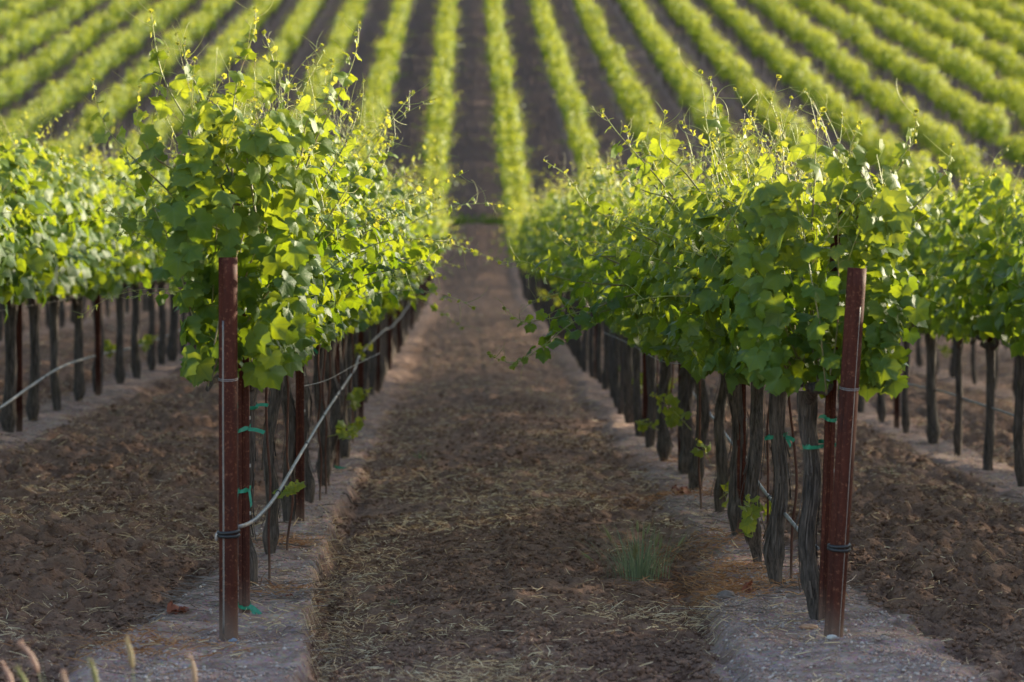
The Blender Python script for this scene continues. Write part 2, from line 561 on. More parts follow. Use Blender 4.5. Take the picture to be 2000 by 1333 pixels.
gx = axis([(-300, -60, 40, 6), (-60, -12, 6, 0.5), (-12, -4.2, 0.5, 0.06), (-4.2, -2.2, 0.06, 0.026), (-2.2, 3.2, 0.023, 0.023),
           (3.2, 5.2, 0.026, 0.05), (5.2, 14, 0.06, 0.5), (14, 60, 0.5, 6), (60, 300, 6, 40)])
gy = axis([(-60, 4, 12, 0.5), (4, 10.6, 0.4, 0.03), (10.6, 17, 0.021, 0.024), (17, 30, 0.024, 0.07), (30, 84, 0.08, 0.35), (84, 104, 0.3, 0.4),
           (104, 240, 0.6, 3), (240, 360, 4, 25)])
GX, GY = np.meshgrid(gx, gy)
GZ = ground_z(GX, GY)
b = Batch()
nx, ny = len(gx), len(gy)
ii = (np.arange(ny - 1)[:, None] * nx + np.arange(nx - 1)[None]).ravel()
b.add(np.stack([GX, GY, GZ], -1).reshape(-1, 3), np.stack([ii, ii + 1, ii + nx + 1, ii + nx], -1), 0, berm=berm(GX, GY).ravel())
g = b.obj('ground', [M_SOIL])
tag(g, kind='structure')
print('ground verts', nx * ny)

# ------------------------------------------------------------------ grape leaf templates
_OUT_A = np.array([0, 12, 33, 45, 58, 75, 92, 106, 122, 140, 160, 172, 180])
_OUT_R = np.array([1.0, .90, .70, .82, .92, .80, .66, .74, .80, .72, .60, .40, .13])


def leaf_template(n, two_rings, rng, serr=0.06):
    th = np.linspace(-180, 180, n, endpoint=False) + (180.0 / n if not two_rings else 0)
    r = np.interp(np.abs(th), _OUT_A, _OUT_R)
    if two_rings:
        r = r * (1 + serr * np.where(np.arange(n) % 2, 1, -1))
    vein = np.exp(-(np.min(np.abs(np.abs(th)[:, None] - np.array([0, 57, 120])[None]), 1) / 8.0) ** 2)
    t = np.radians(th)
    rings = [0.5, 1.0] if two_rings else [1.0]
    V = [np.zeros((1, 3))]; A = [np.ones(1)]
    c_fold = rng.uniform(0.05, 0.75); c_tip = rng.uniform(0.05, 0.8); c_w = rng.uniform(0.04, 0.17); ph = rng.uniform(0, 6.3); roll = rng.uniform(-0.4, 0.55)
    for q in rings:
        x = r * q * np.sin(t); y = r * q * np.cos(t)
        z = -c_fold * np.abs(x) * 0.8 - c_tip * np.maximum(y, 0) ** 2 * 0.7 + c_w * np.sin(3 * t + ph) * q - roll * x * x * np.sign(x + 0.2)
        z += 0.05 * vein * q * 0 - 0.12 * np.minimum(y, 0) ** 2
        V.append(np.stack([x, y, z], -1)); A.append(vein * (1 if q > 0.4 else 1))
    V = np.vstack(V); A = np.concatenate(A)
    j = np.arange(n); j2 = (j + 1) % n
    tri = np.stack([np.zeros(n, int), 1 + j2, 1 + j], -1)
    quad = np.stack([1 + j, 1 + j2, 1 + n + j2, 1 + n + j], -1) if two_rings else None
    return V, tri, quad, A


_r = np.random.default_rng(3)
LEAF_HI = [leaf_template(26, True, _r) for _ in range(12)]
LEAF_MID = [leaf_template(9, False, _r) for _ in range(6)]
LEAF_LOW = [(np.array([[0, -.35, 0], [.62, .2, -.18 * s], [0, .95, -.25], [-.62, .2, -.18]]), np.array([[0, 1, 2], [0, 2, 3]]), None, np.zeros(4)) for s in (1, 2.5)]
LEAVES = {0: LEAF_HI, 1: LEAF_MID, 2: LEAF_LOW}


def put_leaves(bt, lod, P, nrm, tip, size, rnd, young, rng, m=0):
    """leaf blades: P petiole point, nrm blade normal, tip tip direction"""
    P = np.asarray(P); nrm = norm(nrm)
    tip = norm(tip - nrm * np.sum(tip * nrm, -1, keepdims=True))
    side = np.cross(tip, nrm)
    Mx = np.stack([side, tip, nrm], -1) * np.asarray(size)[:, None, None]
    tp = LEAVES[lod]
    which = rng.integers(0, len(tp), len(P))
    for w in range(len(tp)):
        q = which == w
        V, tri, quad, A = tp[w]
        if not q.any():
            continue
        k = int(q.sum())
        n0 = bt.n
        bt.inst(V, tri, Mx[q], P[q], m, dict(rnd=rnd[q], young=young[q]), dict(vein=A))
        if quad is not None:
            F = (quad[None] + (np.arange(k) * len(V))[:, None, None]).reshape(-1, 4) + n0
            bt.L.append(F.ravel()); bt.S.append(np.full(len(F), 4, np.int32)); bt.M.append(np.full(len(F), m, np.int32))


# ------------------------------------------------------------------ grapevine pieces (row runs along local Y)
def trunk_batch(rng, lod, h=0.97):
    bt = Batch()
    na, nz = {0: (22, 56), 1: (8, 12), 2: (5, 4)}[lod]
    z = np.linspace(-0.06, h, nz)
    sd = int(rng.integers(1000))
    wob = (0.05, 0.022, 0.02)[lod]
    cx = wob * (vnoise(z * 2.3 + sd, z * 0 + 0.3, sd) - 0.5) * 2 + (0.012 if lod == 0 else 0.004) * np.sin(z * 11 + sd)
    cy = wob * (vnoise(z * 2.0 + sd, z * 0 + 7.3, sd + 1) - 0.5) * 2
    base = rng.uniform(0.030, 0.041)
    gz = rng.uniform(0.10, 0.20)
    r = base * (1 + 0.42 * np.exp(-((z - gz) / 0.055) ** 2) + 0.35 * sstep(h - 0.22, h, z) + 0.25 * (vnoise(z * 6, z * 0 + sd, sd + 2) - 0.5)) * (0.80 + 0.2 * sstep(0.0, 0.1, z))
    th = np.arange(na) * 2 * math.pi / na
    ZZ, TT = np.meshgrid(z, th, indexing='ij')
    tw = TT + ZZ * rng.uniform(-1.5, 1.5)
    ridge = vnoise(np.cos(tw) * 3.2 + 11, np.sin(tw) * 3.2 + ZZ * 2.2 + sd, sd + 4) + 0.6 * vnoise(np.cos(tw) * 6.5, np.sin(tw) * 6.5 + ZZ * 5, sd + 5)
    rr = r[:, None] * (1 + (0.62 if lod == 0 else 0.3) * (ridge / 1.6 - 0.5))
    V = np.stack([cx[:, None] + rr * np.cos(TT), cy[:, None] + rr * np.sin(TT), ZZ], -1).reshape(-1, 3)
    i = np.arange(nz - 1)[:, None] * na; j = np.arange(na)[None]; j2 = (j + 1) % na
    bt.add(V, np.stack([i + j, i + j2, i + na + j2, i + na + j], -1).reshape(-1, 4))
    if lod == 0:                      # peeling strips of bark
        for _ in range(34):
            t0 = rng.uniform(0, 6.28); z0 = rng.uniform(0.1, h - 0.25); ln = rng.uniform(0.08, 0.28)
            zz = np.linspace(z0, z0 + ln, 5)
            lift = 0.004 + 0.018 * np.linspace(1, 0, 5) ** 2 * rng.uniform(0, 1.2)
            rad = np.interp(zz, z, r) * 1.08 + lift
            ctr = np.stack([np.interp(zz, z, cx), np.interp(zz, z, cy), zz], -1)
            e = []
            for s in (-1, 1):
                a = t0 + s * rng.uniform(0.05, 0.12) + zz * 0.3
                e.append(ctr + np.stack([rad * np.cos(a), rad * np.sin(a), 0 * zz], -1))
            Vs = np.vstack(e); k = np.arange(4)
            bt.add(Vs, np.stack([k, k + 1, k + 6, k + 5], -1))
    return bt, np.array([cx[-1], cy[-1], h])


def cordon_path(rng, head, y_end):
    n = 9
    t = np.linspace(0, 1, n)
    y = head[1] + (y_end - head[1]) * t
    z = head[2] - 0.05 + 0.09 * sstep(0, 0.3, t) + 0.02 * rng.standard_normal(n) * (t > 0.2)
    x = head[0] * (1 - t) + 0.02 * rng.standard_normal(n) * (t > 0.1)
    return np.stack([x, y, z], -1)


def grow_shoot(rng, p0, d0, L, droop, step=0.03):
    n = max(4, int(L / step))
    P = [np.array(p0, float)]; d = norm(np.array(d0, float))
    k = rng.standard_normal(3) * 0.5
    for i in range(n):
        s = i / n
        d = norm(d + step * (k * 0.9 + np.array((0, 0, -1.0)) * droop * (0.4 + s)) + rng.standard_normal(3) * 0.018)
        P.append(P[-1] + d * step)
    return np.array(P)


def shoot_leaves(rng, P, size0, dens=1.0, tipfrac=0.35):
    """leaf records along one shoot; also petiole lines"""
    seg = np.linalg.norm(np.diff(P, axis=0), axis=1); s = np.concatenate([[0], np.cumsum(seg)]); L = s[-1]
    out = []
    t = rng.uniform(0.03, 0.08); sidef = 1 if rng.random() < .5 else -1
    side_axis = norm(np.cross(P[-1] - P[0], rng.standard_normal(3)))
    while t < L - 0.005:
        f = t / L
        q = np.array([np.interp(t, s, P[:, i]) for i in range(3)])
        q2 = np.array([np.interp(min(t + 0.02, L), s, P[:, i]) for i in range(3)])
        T = norm(q2 - q + 1e-6)
        sz = size0 * rng.uniform(0.75, 1.15) * (1 - 0.80 * sstep(1 - tipfrac * 1.3, 1.0, f)) * (0.8 + 0.2 * sstep(0, 0.2, f))
        pd = norm(side_axis * sidef + T * 0.5 + rng.standard_normal(3) * 0.35 + np.array((0, 0, 0.15)))
        pe = q + pd * sz * rng.uniform(0.6, 1.1)
        out.append((q, pe, T, pd, sz, sstep(1 - tipfrac, 1.0, f)))
        t += rng.uniform(0.05, 0.085) * (1 - 0.5 * sstep(0.75, 1, f)) / dens
        sidef = -sidef
    return out


def tendril(rng, q, T, L):
    d = norm(np.cross(T, rng.standard_normal(3)) + T * 0.8)
    n = 14; st = L / n
    ax = norm(rng.standard_normal(3)); P = [q]
    curl = rng.uniform(2, 9)
    for i in range(n):
        d = norm(d + np.cross(ax, d) * st * curl * (0.6 + 3.0 * (i / n) ** 2) + np.array((0, 0, 0.02)))
        P.append(P[-1] + d * st)
    return np.array(P)


def build_vine(seed, lod, y0=-0.78, y1=0.78, ztop=2.02, wl=0.38, wr=0.38, lean=0.0, n_shoot=17, n_fill=170, extra=(), front=0.0, zlow=1.0, spread=0.42,
               long_up=4, size=0.072, n_tip=6, cover=()):
    """returns dict of batches for one vine in local coordinates (origin at the trunk's foot)"""
    rng = np.random.default_rng(seed)
    tb, head = trunk_batch(rng, lod)
    cb = Batch()
    arms = []
    for ye in (y0 + 0.06, y1 - 0.06):
        Pc = cordon_path(rng, head, ye)
        arms.append(Pc)
        add_tube(cb, Pc, np.linspace(0.026, 0.012, len(Pc)) * (1 + 0.2 * rng.standard_normal(len(Pc))), 10 if lod == 0 else 5)
    cord = np.vstack([arms[0][::-1], arms[1]])
    shoots = []; tips = []
    for i in range(n_shoot):
        y = y0 + (y1 - y0) * (i + rng.uniform(0.1, 0.9)) / n_shoot
        p0 = np.array((np.interp(y, cord[:, 1], cord[:, 0]), y, np.interp(y, cord[:, 1], cord[:, 2])))
        big = i % max(1, n_shoot // max(1, long_up)) == 0 if long_up else False
        lx = rng.normal(lean, spread) * (0.7 if big else 1)
        L = rng.uniform(1.02, 1.30) * (ztop - 0.80) / 1.15 if big else rng.uniform(0.68, 1.08) * (ztop - 0.90) / 1.07
        shoots.append((grow_shoot(rng, p0, (lx, rng.normal(0, 0.28) , 1.0), L, 0.25 + 0.9 * abs(lx)), 1.0))
    for i in range(n_tip):            # thin young laterals standing out of the top
        p0 = np.array((rng.normal(lean * 0.5, 0.2), rng.uniform(y0, y1), ztop - rng.uniform(0.25, 0.5)))
        tips.append(grow_shoot(rng, p0, (rng.normal(0, 0.45), rng.normal(0, 0.35), 1.0), rng.uniform(0.32, 0.68), 0.5))
    sbs = []                          # one batch per shoot
    rec = []
    petb = Batch()
    pts = [(P, d) for P, d in shoots] + [(P, 1.0) for P in tips] + [(spline(np.asarray(E), 0.03), 0.8) for E in extra]
    for si, (P, dens) in enumerate(pts):
        sb = Batch()
        hero = si >= len(shoots) + len(tips); tipping = len(shoots) <= si < len(shoots) + len(tips)
        yv = np.linspace(0, 1, len(P)) ** 1.5 if not tipping else np.linspace(0.6, 1, len(P))
        rb, rt = (0.0024, 0.0012) if tipping else (0.0042, 0.0012) if not hero else (0.0055, 0.0013)
        if lod < 2:
            V, F, nc = tube(P, np.linspace(rb, rt, len(P)), 5 if lod == 0 else 3, False)
            sb.add(V, F, 0, young=np.repeat(yv, 5 if lod == 0 else 3))
        lv = shoot_leaves(rng, P, size * (0.58 if tipping else 1.0 if not hero else 0.95), (1.0 if lod < 2 else 0.6) * (1.0 if not hero else 1.5), 0.9 if tipping else 0.35 if not hero else 0.30)
        for (q, pe, T, pd, sz, yg) in lv:
            if lod == 0:
                mid = (q + pe) / 2 + np.array((0, 0, 0.006))
                V, F, nc = tube(np.array([q, mid, pe]), (0.0014, 0.0012, 0.001), 3, False)
                sb.add(V, F, 0, young=0.75)
                if yg > 0.15 and rng.random() < 0.62:
                    Pt = tendril(rng, q, T, rng.uniform(0.07, 0.19))
                    V, F, nc = tube(Pt, np.linspace(0.0014, 0.0007, len(Pt)), 3, False)
                    sb.add(V, F, 0, young=rng.uniform(0.7, 1.0))
            out = np.array((np.sign(pe[0] - lean * 0.3) * min(1, abs(pe[0]) / 0.2), 0, 0)) + np.array((0, -front * (1 if pe[1] < y0 + 0.45 else 0), 0))
            nr = norm(out * 0.75 + np.array((0, 0, 0.55)) + rng.standard_normal(3) * 0.55 + pd * 0.2)
            tp = norm(pd * 0.8 + np.array((0, 0, -0.55)) + rng.standard_normal(3) * 0.3)
            rec.append((pe, nr, tp, sz, rng.random(), min(1, yg * rng.uniform(0.8, 1.2) + 0.18 * rng.random() * (pe[2] > 1.5))))
        if lod == 0:                  # folded leaflets of the growing tip
            Tt = norm(P[-1] - P[-3])
            for _ in range(3):
                d = norm(rng.standard_normal(3) * 0.5 + Tt)
                rec.append((P[-1], norm(rng.standard_normal(3)), d, rng.uniform(0.007, 0.016), rng.random(), rng.uniform(0.4, 0.9)))
        sbs.append(sb)
    for i in range(n_fill):
        z = zlow + (ztop - 0.16 - zlow) * rng.random() ** 0.95
        f = (z - zlow) / (ztop - zlow)
        w = 0.55 + 0.45 * math.sin(math.pi * min(1, 0.15 + f * 0.9))
        sg = -1 if rng.random() < 0.5 else 1
        x = sg * (wl if sg < 0 else wr) * w * math.sqrt(rng.uniform(0.25, 1)) + lean * 0.4 * f
        y = rng.uniform(y0 - 0.03, y1 + 0.03)
        out = np.array((sg * 0.9, 0, 0))
        if front and i % 8 == 0:
            y = y0 + rng.uniform(-0.06, 0.14)
        if front and y < y0 + 0.30:
            out = np.array((sg * 0.4, -0.9 * front, 0))
        nr = norm(out + np.array((0, 0, 0.35 + 0.5 * f)) + rng.standard_normal(3) * 0.6)
        rec.append((np.array((x, y, z)), nr, np.array((0.3 * sg, 0, -1.0)) + rng.standard_normal(3) * 0.45, size * rng.uniform(0.7, 1.25), rng.random(), 0.22 * rng.random()))
    for (x0, x1, z0, z1, yc, nc) in cover:
        for _ in range(nc):
            rec.append((np.array((rng.uniform(x0, x1), yc + rng.uniform(-0.1, 0.1), rng.uniform(z0, z1))), norm(np.array((0.1, -0.8, 0.5)) + rng.standard_normal(3) * 0.55),
                        np.array((0, 0, -1.0)) + rng.standard_normal(3) * 0.5, size * rng.uniform(0.75, 1.2), rng.random(), 0.25 * rng.random()))
    fb = Batch()
    P, nr, tp, sz, rn, yg = (np.array(v) for v in zip(*rec))
    # the upper canopy carries the youngest leaves
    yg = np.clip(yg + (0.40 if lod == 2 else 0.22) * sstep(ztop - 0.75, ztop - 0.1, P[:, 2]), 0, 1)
    put_leaves(fb, lod, P, nr, tp, sz * (1.0 if lod < 2 else 1.35), rn, yg, rng)
    return dict(trunk=tb, cordon=cb, shoots=sbs, foliage=fb)


def sucker_batch(seed, p0, d0, L, size=0.050):
    rng = np.random.default_rng(seed)
    P = grow_shoot(rng, p0, d0, L, 0.9)
    sb, fb = Batch(), Batch()
    V, F, nc = tube(P, np.linspace(0.003, 0.001, len(P)), 4, False)
    fb.add(V, F, 1, young=0.8)
    rec = []
    for (q, pe, T, pd, sz, yg) in shoot_leaves(rng, P, size, 3.0, 0.4):
        V, F, nc = tube(np.array([q, pe]), (0.0013, 0.001), 3, False)
        fb.add(V, F, 1, young=0.9)
        rec.append((pe, norm(np.array((0, -0.5, 0.5)) + rng.standard_normal(3) * 0.6), pd + np.array((0, 0, -0.6)), sz, 0.4 + 0.6 * rng.random(), min(1, 0.5 + yg)))
    a = [np.array(v) for v in zip(*rec)]
    put_leaves(fb, 0, *a, rng)
    return fb


# ------------------------------------------------------------------ rows of vines: where every trunk stands
ORD = ['first', 'second', 'third', 'fourth', 'fifth', 'sixth', 'seventh', 'eighth', 'ninth', 'tenth', 'eleventh', 'twelfth']
L0 = [14.9, 16.3, 18.06, 19.6, 21.1, 22.5, 24.0]
R0 = [13.48, 14.8, 15.9, 17.3, 18.8, 20.4, 22.0, 23.6]
L0 += [L0[-1] + 1.5 * i for i in range(1, 128)]
R0 += [R0[-1] + 1.5 * i for i in range(1, 128)]


def foot(k, y):
    x = row_x(k) + 0.03 * math.sin(y * 3.7 + k)
    return (x, y, float(ground_z(x, y, False)) - 0.02)


def loc_pts(origin, pts):
    return [np.array(p) - np.array(origin) for p in pts]


def px_shoot(pts, d, dd=0.0):
    n = len(pts)
    return [at(x, y, d + dd * i / (n - 1)) for i, (x, y) in enumerate(pts)]


HERO_L = {0: [
    px_shoot([(455, 440), (397, 364), (350, 338), (302, 306), (273, 256), (271, 214), (275, 172)], 13.5, -0.2),
    px_shoot([(430, 450), (376, 424), (323, 367), (250, 298), (208, 246), (189, 193), (184, 157)], 13.6, -0.1),
    px_shoot([(440, 380), (397, 283), (360, 225), (323, 157), (308, 99), (298, 25)], 13.6, -0.1),
    px_shoot([(450, 340), (413, 241), (381, 157), (363, 109), (365, 78)], 13.8),
    px_shoot([(455, 420), (455, 367), (455, 241), (465, 162), (486, 99), (501, 52), (499, 18)], 13.5, 0.2),
    px_shoot([(540, 420), (539, 314), (539, 178), (536, 125), (518, 67)], 13.9),
    px_shoot([(575, 420), (602, 314), (644, 220), (675, 162), (696, 104), (702, 46)], 14.0, 0.2),
    px_shoot([(470, 400), (400, 400), (330, 420), (262, 432), (205, 395)], 13.5, -0.1),
    px_shoot([(500, 420), (480, 300), (440, 230), (420, 190), (440, 150)], 13.3),
    px_shoot([(560, 400), (590, 300), (600, 240), (640, 190), (650, 120)], 13.7),
], 1: [
    px_shoot([(600, 470), (654, 414), (700, 367), (738, 309), (775, 270)], 16.0, 0.3),
    px_shoot([(600, 520), (654, 484), (730, 447), (800, 409), (859, 388)], 16.2, 0.4),
    px_shoot([(640, 560), (728, 534), (812, 519), (848, 493), (878, 462)], 16.4, 0.3),
    px_shoot([(600, 400), (640, 340), (665, 300), (690, 250), (700, 215)], 15.6, 0.3),
], 2: [
    px_shoot([(690, 480), (740, 440), (790, 390), (830, 350)], 18.0, 0.4),
    px_shoot([(680, 420), (720, 370), (750, 320), (765, 270)], 17.6, 0.4),
]}
HERO_R = {4: [
    px_shoot([(1240, 540), (1150, 560), (1085, 575), (1035, 590)], 18.6, -0.2),
    px_shoot([(1230, 590), (1170, 610), (1110, 600), (1060, 620)], 18.4, -0.2),
    px_shoot([(1220, 520), (1140, 490), (1080, 500), (1030, 540)], 18.9, -0.2),
], 0: [
    px_shoot([(1640, 480), (1706, 381), (1754, 334), (1785, 265), (1790, 218)], 13.2, -0.2),
    px_shoot([(1585, 450), (1591, 360), (1593, 297), (1603, 215)], 13.6),
    px_shoot([(1530, 470), (1533, 370), (1528, 287), (1520, 235)], 13.7),
    px_shoot([(1640, 430), (1690, 360), (1660, 300), (1680, 240)], 13.1),
    px_shoot([(1700, 470), (1770, 420), (1810, 380), (1850, 330), (1860, 280)], 13.3),
], 1: [
    px_shoot([(1440, 400), (1417, 323), (1402, 260), (1396, 191), (1386, 153)], 14.6),
    px_shoot([(1480, 520), (1440, 410), (1410, 350), (1390, 300), (1330, 240)], 14.4),
    px_shoot([(1400, 420), (1340, 340), (1290, 290), (1300, 220)], 14.9),
    px_shoot([(1480, 420), (1470, 330), (1450, 270), (1475, 225)], 14.7),
], 2: [
    px_shoot([(1400, 560), (1340, 500), (1286, 476), (1213, 439), (1150, 402), (1108, 344), (1063, 315)], 15.9, -0.2),
    px_shoot([(1340, 420), (1286, 350), (1234, 292), (1202, 255), (1176, 218)], 15.8),
    px_shoot([(1310, 400), (1260, 340), (1235, 300), (1222, 250)], 16.2),
    px_shoot([(1400, 440), (1330, 395), (1250, 370), (1190, 330), (1150, 330)], 15.7, -0.2),
], 3: [
    px_shoot([(1310, 560), (1202, 586), (1150, 612), (1108, 638), (1055, 680), (1008, 709), (971, 701), (955, 690)], 16.9, -0.2),
    px_shoot([(1300, 560), (1181, 591), (1123, 612), (1024, 628), (985, 602)], 17.1, -0.2),
    px_shoot([(1260, 560), (1160, 554), (1081, 539), (1029, 512), (976, 512)], 17.3, -0.2),
    px_shoot([(1250, 500), (1160, 500), (1110, 480), (1080, 450)], 17.4, -0.2),
]}
SUCKERS = {(0, 1): [((0.03, -0.05, 0.30), (0.5, -0.6, 0.5), 0.22)], (0, 4): [((0.05, -0.05, 0.34), (0.9, -0.5, 0.3), 0.26)],
           (1, 2): [((-0.03, -0.05, 0.16), (-0.1, -0.7, 0.9), 0.30)], (1, 4): [((-0.05, -0.03, 0.33), (-0.3, -0.5, 0.6), 0.22), ((0.0, -0.05, 0.12), (0.4, -0.6, 0.4), 0.18)],
           (1, 5): [((-0.05, -0.05, 0.42), (-0.8, -0.4, 0.9), 0.42)], (1, 7): [((-0.05, -0.05, 0.25), (-0.8, -0.4, 0.3), 0.22)], (1, 3): [((0.05, -0.05, 0.12), (0.5, -0.6, 0.5), 0.25)], (0, 5): [((0.06, -0.04, 0.25), (0.8, -0.4, 0.6), 0.3)]}

n_vines = 0


def hero_vine(k, i, y, extra, **kw):
    global n_vines
    o = foot(k, y)
    side = 'left' if k == 0 else 'right'
    root = empty('grapevine', o)
    g = build_vine(1000 + 100 * k + i, 0, extra=[loc_pts(o, e) for e in extra], **kw)
    part('trunk', g['trunk'].mesh('trunk', [M_BARK]), root)
    part('cordon', g['cordon'].mesh('cordon', [M_BARK]), root)
    for sb in g['shoots']:
        if sb.n:
            part('shoot', sb.mesh('shoot', [M_STEM]), root)
    part('foliage', g['foliage'].mesh('foliage', [M_LEAF]), root)
    for si, (p0, d0, ln) in enumerate(SUCKERS.get((k, i), [])):
        part('sucker', sucker_batch(77 + 10 * i + si + k, p0, d0, ln).mesh('sucker', [M_LEAF, M_STEM]), root)
    extra_txt = {(0, 0): 'tall curling shoots above the end post', (1, 0): 'hanging big leaves beside the leaning red end post',
                 (1, 2): 'with a low leafy sucker near the ground', (1, 3): 'whose trailing shoots reach far out over the path',
                 (1, 5): 'with a bright leafy sucker halfway up its trunk', (0, 1): 'with arching shoots over the path and hose'}.get((k, i), f'counted from the red end post')
    tag(root, f'{ORD[i]} grapevine of the {side} path row, {extra_txt}', 'grapevine', f'grapevines of the {side} path row')
    n_vines += 1


for i, y in enumerate(L0[:7]):
    kw = dict(ztop=2.33 - 0.012 * i, wl=0.34, wr=0.40, lean=0.02, n_shoot=20, n_fill=430, zlow=1.06, size=0.061, n_tip=14)
    if i == 0:
        kw.update(y0=-1.85, y1=0.72, n_shoot=30, n_fill=740, front=1.0, zlow=1.06, wl=0.15, wr=0.34, ztop=2.28, n_tip=16, lean=0.06, spread=0.26, size=0.066, cover=((-0.12, 0.16, 1.15, 1.5, -1.45, 26), (-0.16, 0.10, 1.50, 1.8, -1.95, 16)))
    hero_vine(0, i, y, HERO_L.get(i, []), **kw)
for i, y in enumerate(R0[:8]):
    kw = dict(n_tip=16, ztop=1.98, wl=0.46, wr=0.40, lean=-0.06, n_shoot=20, n_fill=460, zlow=0.98, size=0.063)
    if i == 0:
        kw.update(y0=-0.58, front=1.0, zlow=1.02, n_shoot=19, n_fill=560, cover=((0.0, 0.30, 1.08, 1.95, -0.32, 70),), wl=0.36, wr=0.34, lean=-0.02)
    elif i in (1, 2):
        kw.update(zlow=1.0, wl=0.48)
    elif i < 6:
        kw.update(wl=0.58, n_fill=520)
    hero_vine(1, i, y, HERO_R.get(i, []), **kw)

# shared variants for the vines farther off
MID = []
for s in range(8):
    g = build_vine(300 + s, 1, n_fill=380, n_shoot=18, ztop=2.20 + 0.03 * (s % 3), wl=0.40, wr=0.42, zlow=1.03)
    for sb in g['shoots']:
        if sb.n:
            g['foliage'].add(np.concatenate(sb.V), np.concatenate(sb.L).reshape(-1, 4), 1, young=0.5)
    MID.append((g['trunk'].mesh('trunk', [M_BARK]), g['cordon'].mesh('cordon', [M_BARK]), g['foliage'].mesh('foliage', [M_LEAF, M_STEM])))
FAR = []
for s in range(8):
    g = build_vine(500 + s, 2, n_fill=250, n_shoot=20, ztop=1.95 + 0.07 * (s % 4), wl=0.32, wr=0.34, long_up=6, n_tip=12)
    FAR.append((g['trunk'], g['foliage'], g['trunk'].mesh('trunk', [M_BARK]), g['foliage'].mesh('foliage', [M_LEAF])))
SUCK = [sucker_batch(900 + i, (0.04 * (-1) ** i, -0.03, 0.30 + 0.12 * i), ((-1) ** i * 0.5, -0.3, 0.5), 0.28).mesh('sucker', [M_LEAF, M_STEM]) for i in range(4)]
rngp = np.random.default_rng(9)


def place_vine(k, y, label, group, far):
    global n_vines
    o = foot(k, y)
    root = empty('grapevine', o, math.pi * int(rngp.integers(0, 2)))
    s = rngp.uniform(0.93, 1.06)
    if far:
        s = rngp.uniform(0.86, 1.10)
    root.scale = (s * rngp.uniform(0.85, 1.2) * (0.9 if k == 2 else 1.0), 1, s)
    v = int(rngp.integers(0, 8))
    if far:
        part('trunk', FAR[v][2], root); part('foliage', FAR[v][3], root)
    else:
        part('trunk', MID[v][0], root); part('cordon', MID[v][1], root); part('foliage', MID[v][2], root)
        if rngp.random() < 0.4:
            part('sucker', SUCK[int(rngp.integers(0, 4))], root)
    tag(root, label, 'grapevine', group)
    n_vines += 1


Y_END = 214.0
rows = {}
for k in range(-13, 16):
    if k == 0:
        ys = L0
    elif k == 1:
        ys = R0
    else:
        ys = [13.2 - 0.06 * k + ((k * 0.37) % 1.0) * 0.5 + 1.5 * i for i in range(140)]
    rows[k] = [y for y in ys if y < Y_END]


def frame_x(k, y):
    return VX + row_x(k) * F_PX / y


def top_y(y):
    return VY - (float(hill(y)) + 1.95 - CAM_Z) * F_PX / y


rest = []
cand = []
gap = np.random.default_rng(77)
for k, ys in rows.items():
    for i, y in enumerate(ys):
        if y > 100 and gap.random() < 0.035:
            continue
        if (k == 0 and i < 7) or (k == 1 and i < 8):
            continue
        fx = frame_x(k, y)
        if k in (0, 1):
            if y < 100:
                side = 'left' if k == 0 else 'right'
                if i < 12:
                    lab = f'{ORD[i]} grapevine of the {side} path row, counted from the red end post'
                else:
                    lab = f'small blurred grapevine far down the {side} path row, past the twelfth'
                place_vine(k, y, lab, f'grapevines of the {side} path row', y > 62)
                continue
        elif k in (-1, 2):
            if y < (44 if k == -1 else 40):
                side = 'left' if k == -1 else 'right'
                place_vine(k, y, f'blurred grapevine in the row standing at the {side} edge of the picture', f'grapevines of the {side} outer row', False)
                continue
        elif k in (-2, 3):
            if (k == 3 and y < 26) or (-120 < fx < 2120 and y < 52):
                side = 'left' if k == -2 else 'right'
                place_vine(k, y, f'grapevine of the second row out on the {side}, its trunk showing under the nearer row', f'grapevines of the {side} second outer row', False)
                continue
        rest.append((k, y))
        sil = 285 if fx < 200 else 250 if fx < 700 else 300 if fx < 900 else 330 if fx < 1100 else 290 if fx < 1800 else 320
        if y > 86 and -20 < fx < 2020 and top_y(y) < sil:
            cand.append((y, k))
cand.sort()
take = set((k, y) for y, k in cand[:max(0, 298 - n_vines)])
for k, y in sorted(take):
    w = 'left' if k < 0 else 'right' if k > 1 else 'middle'
    place_vine(k, y, f'small out of focus grapevine at the foot of the hillside rows, {w} part', f'grapevines at the foot of the hillside, {w} part', True)
print('individual vines', n_vines, 'rest', len(rest) - len(take))

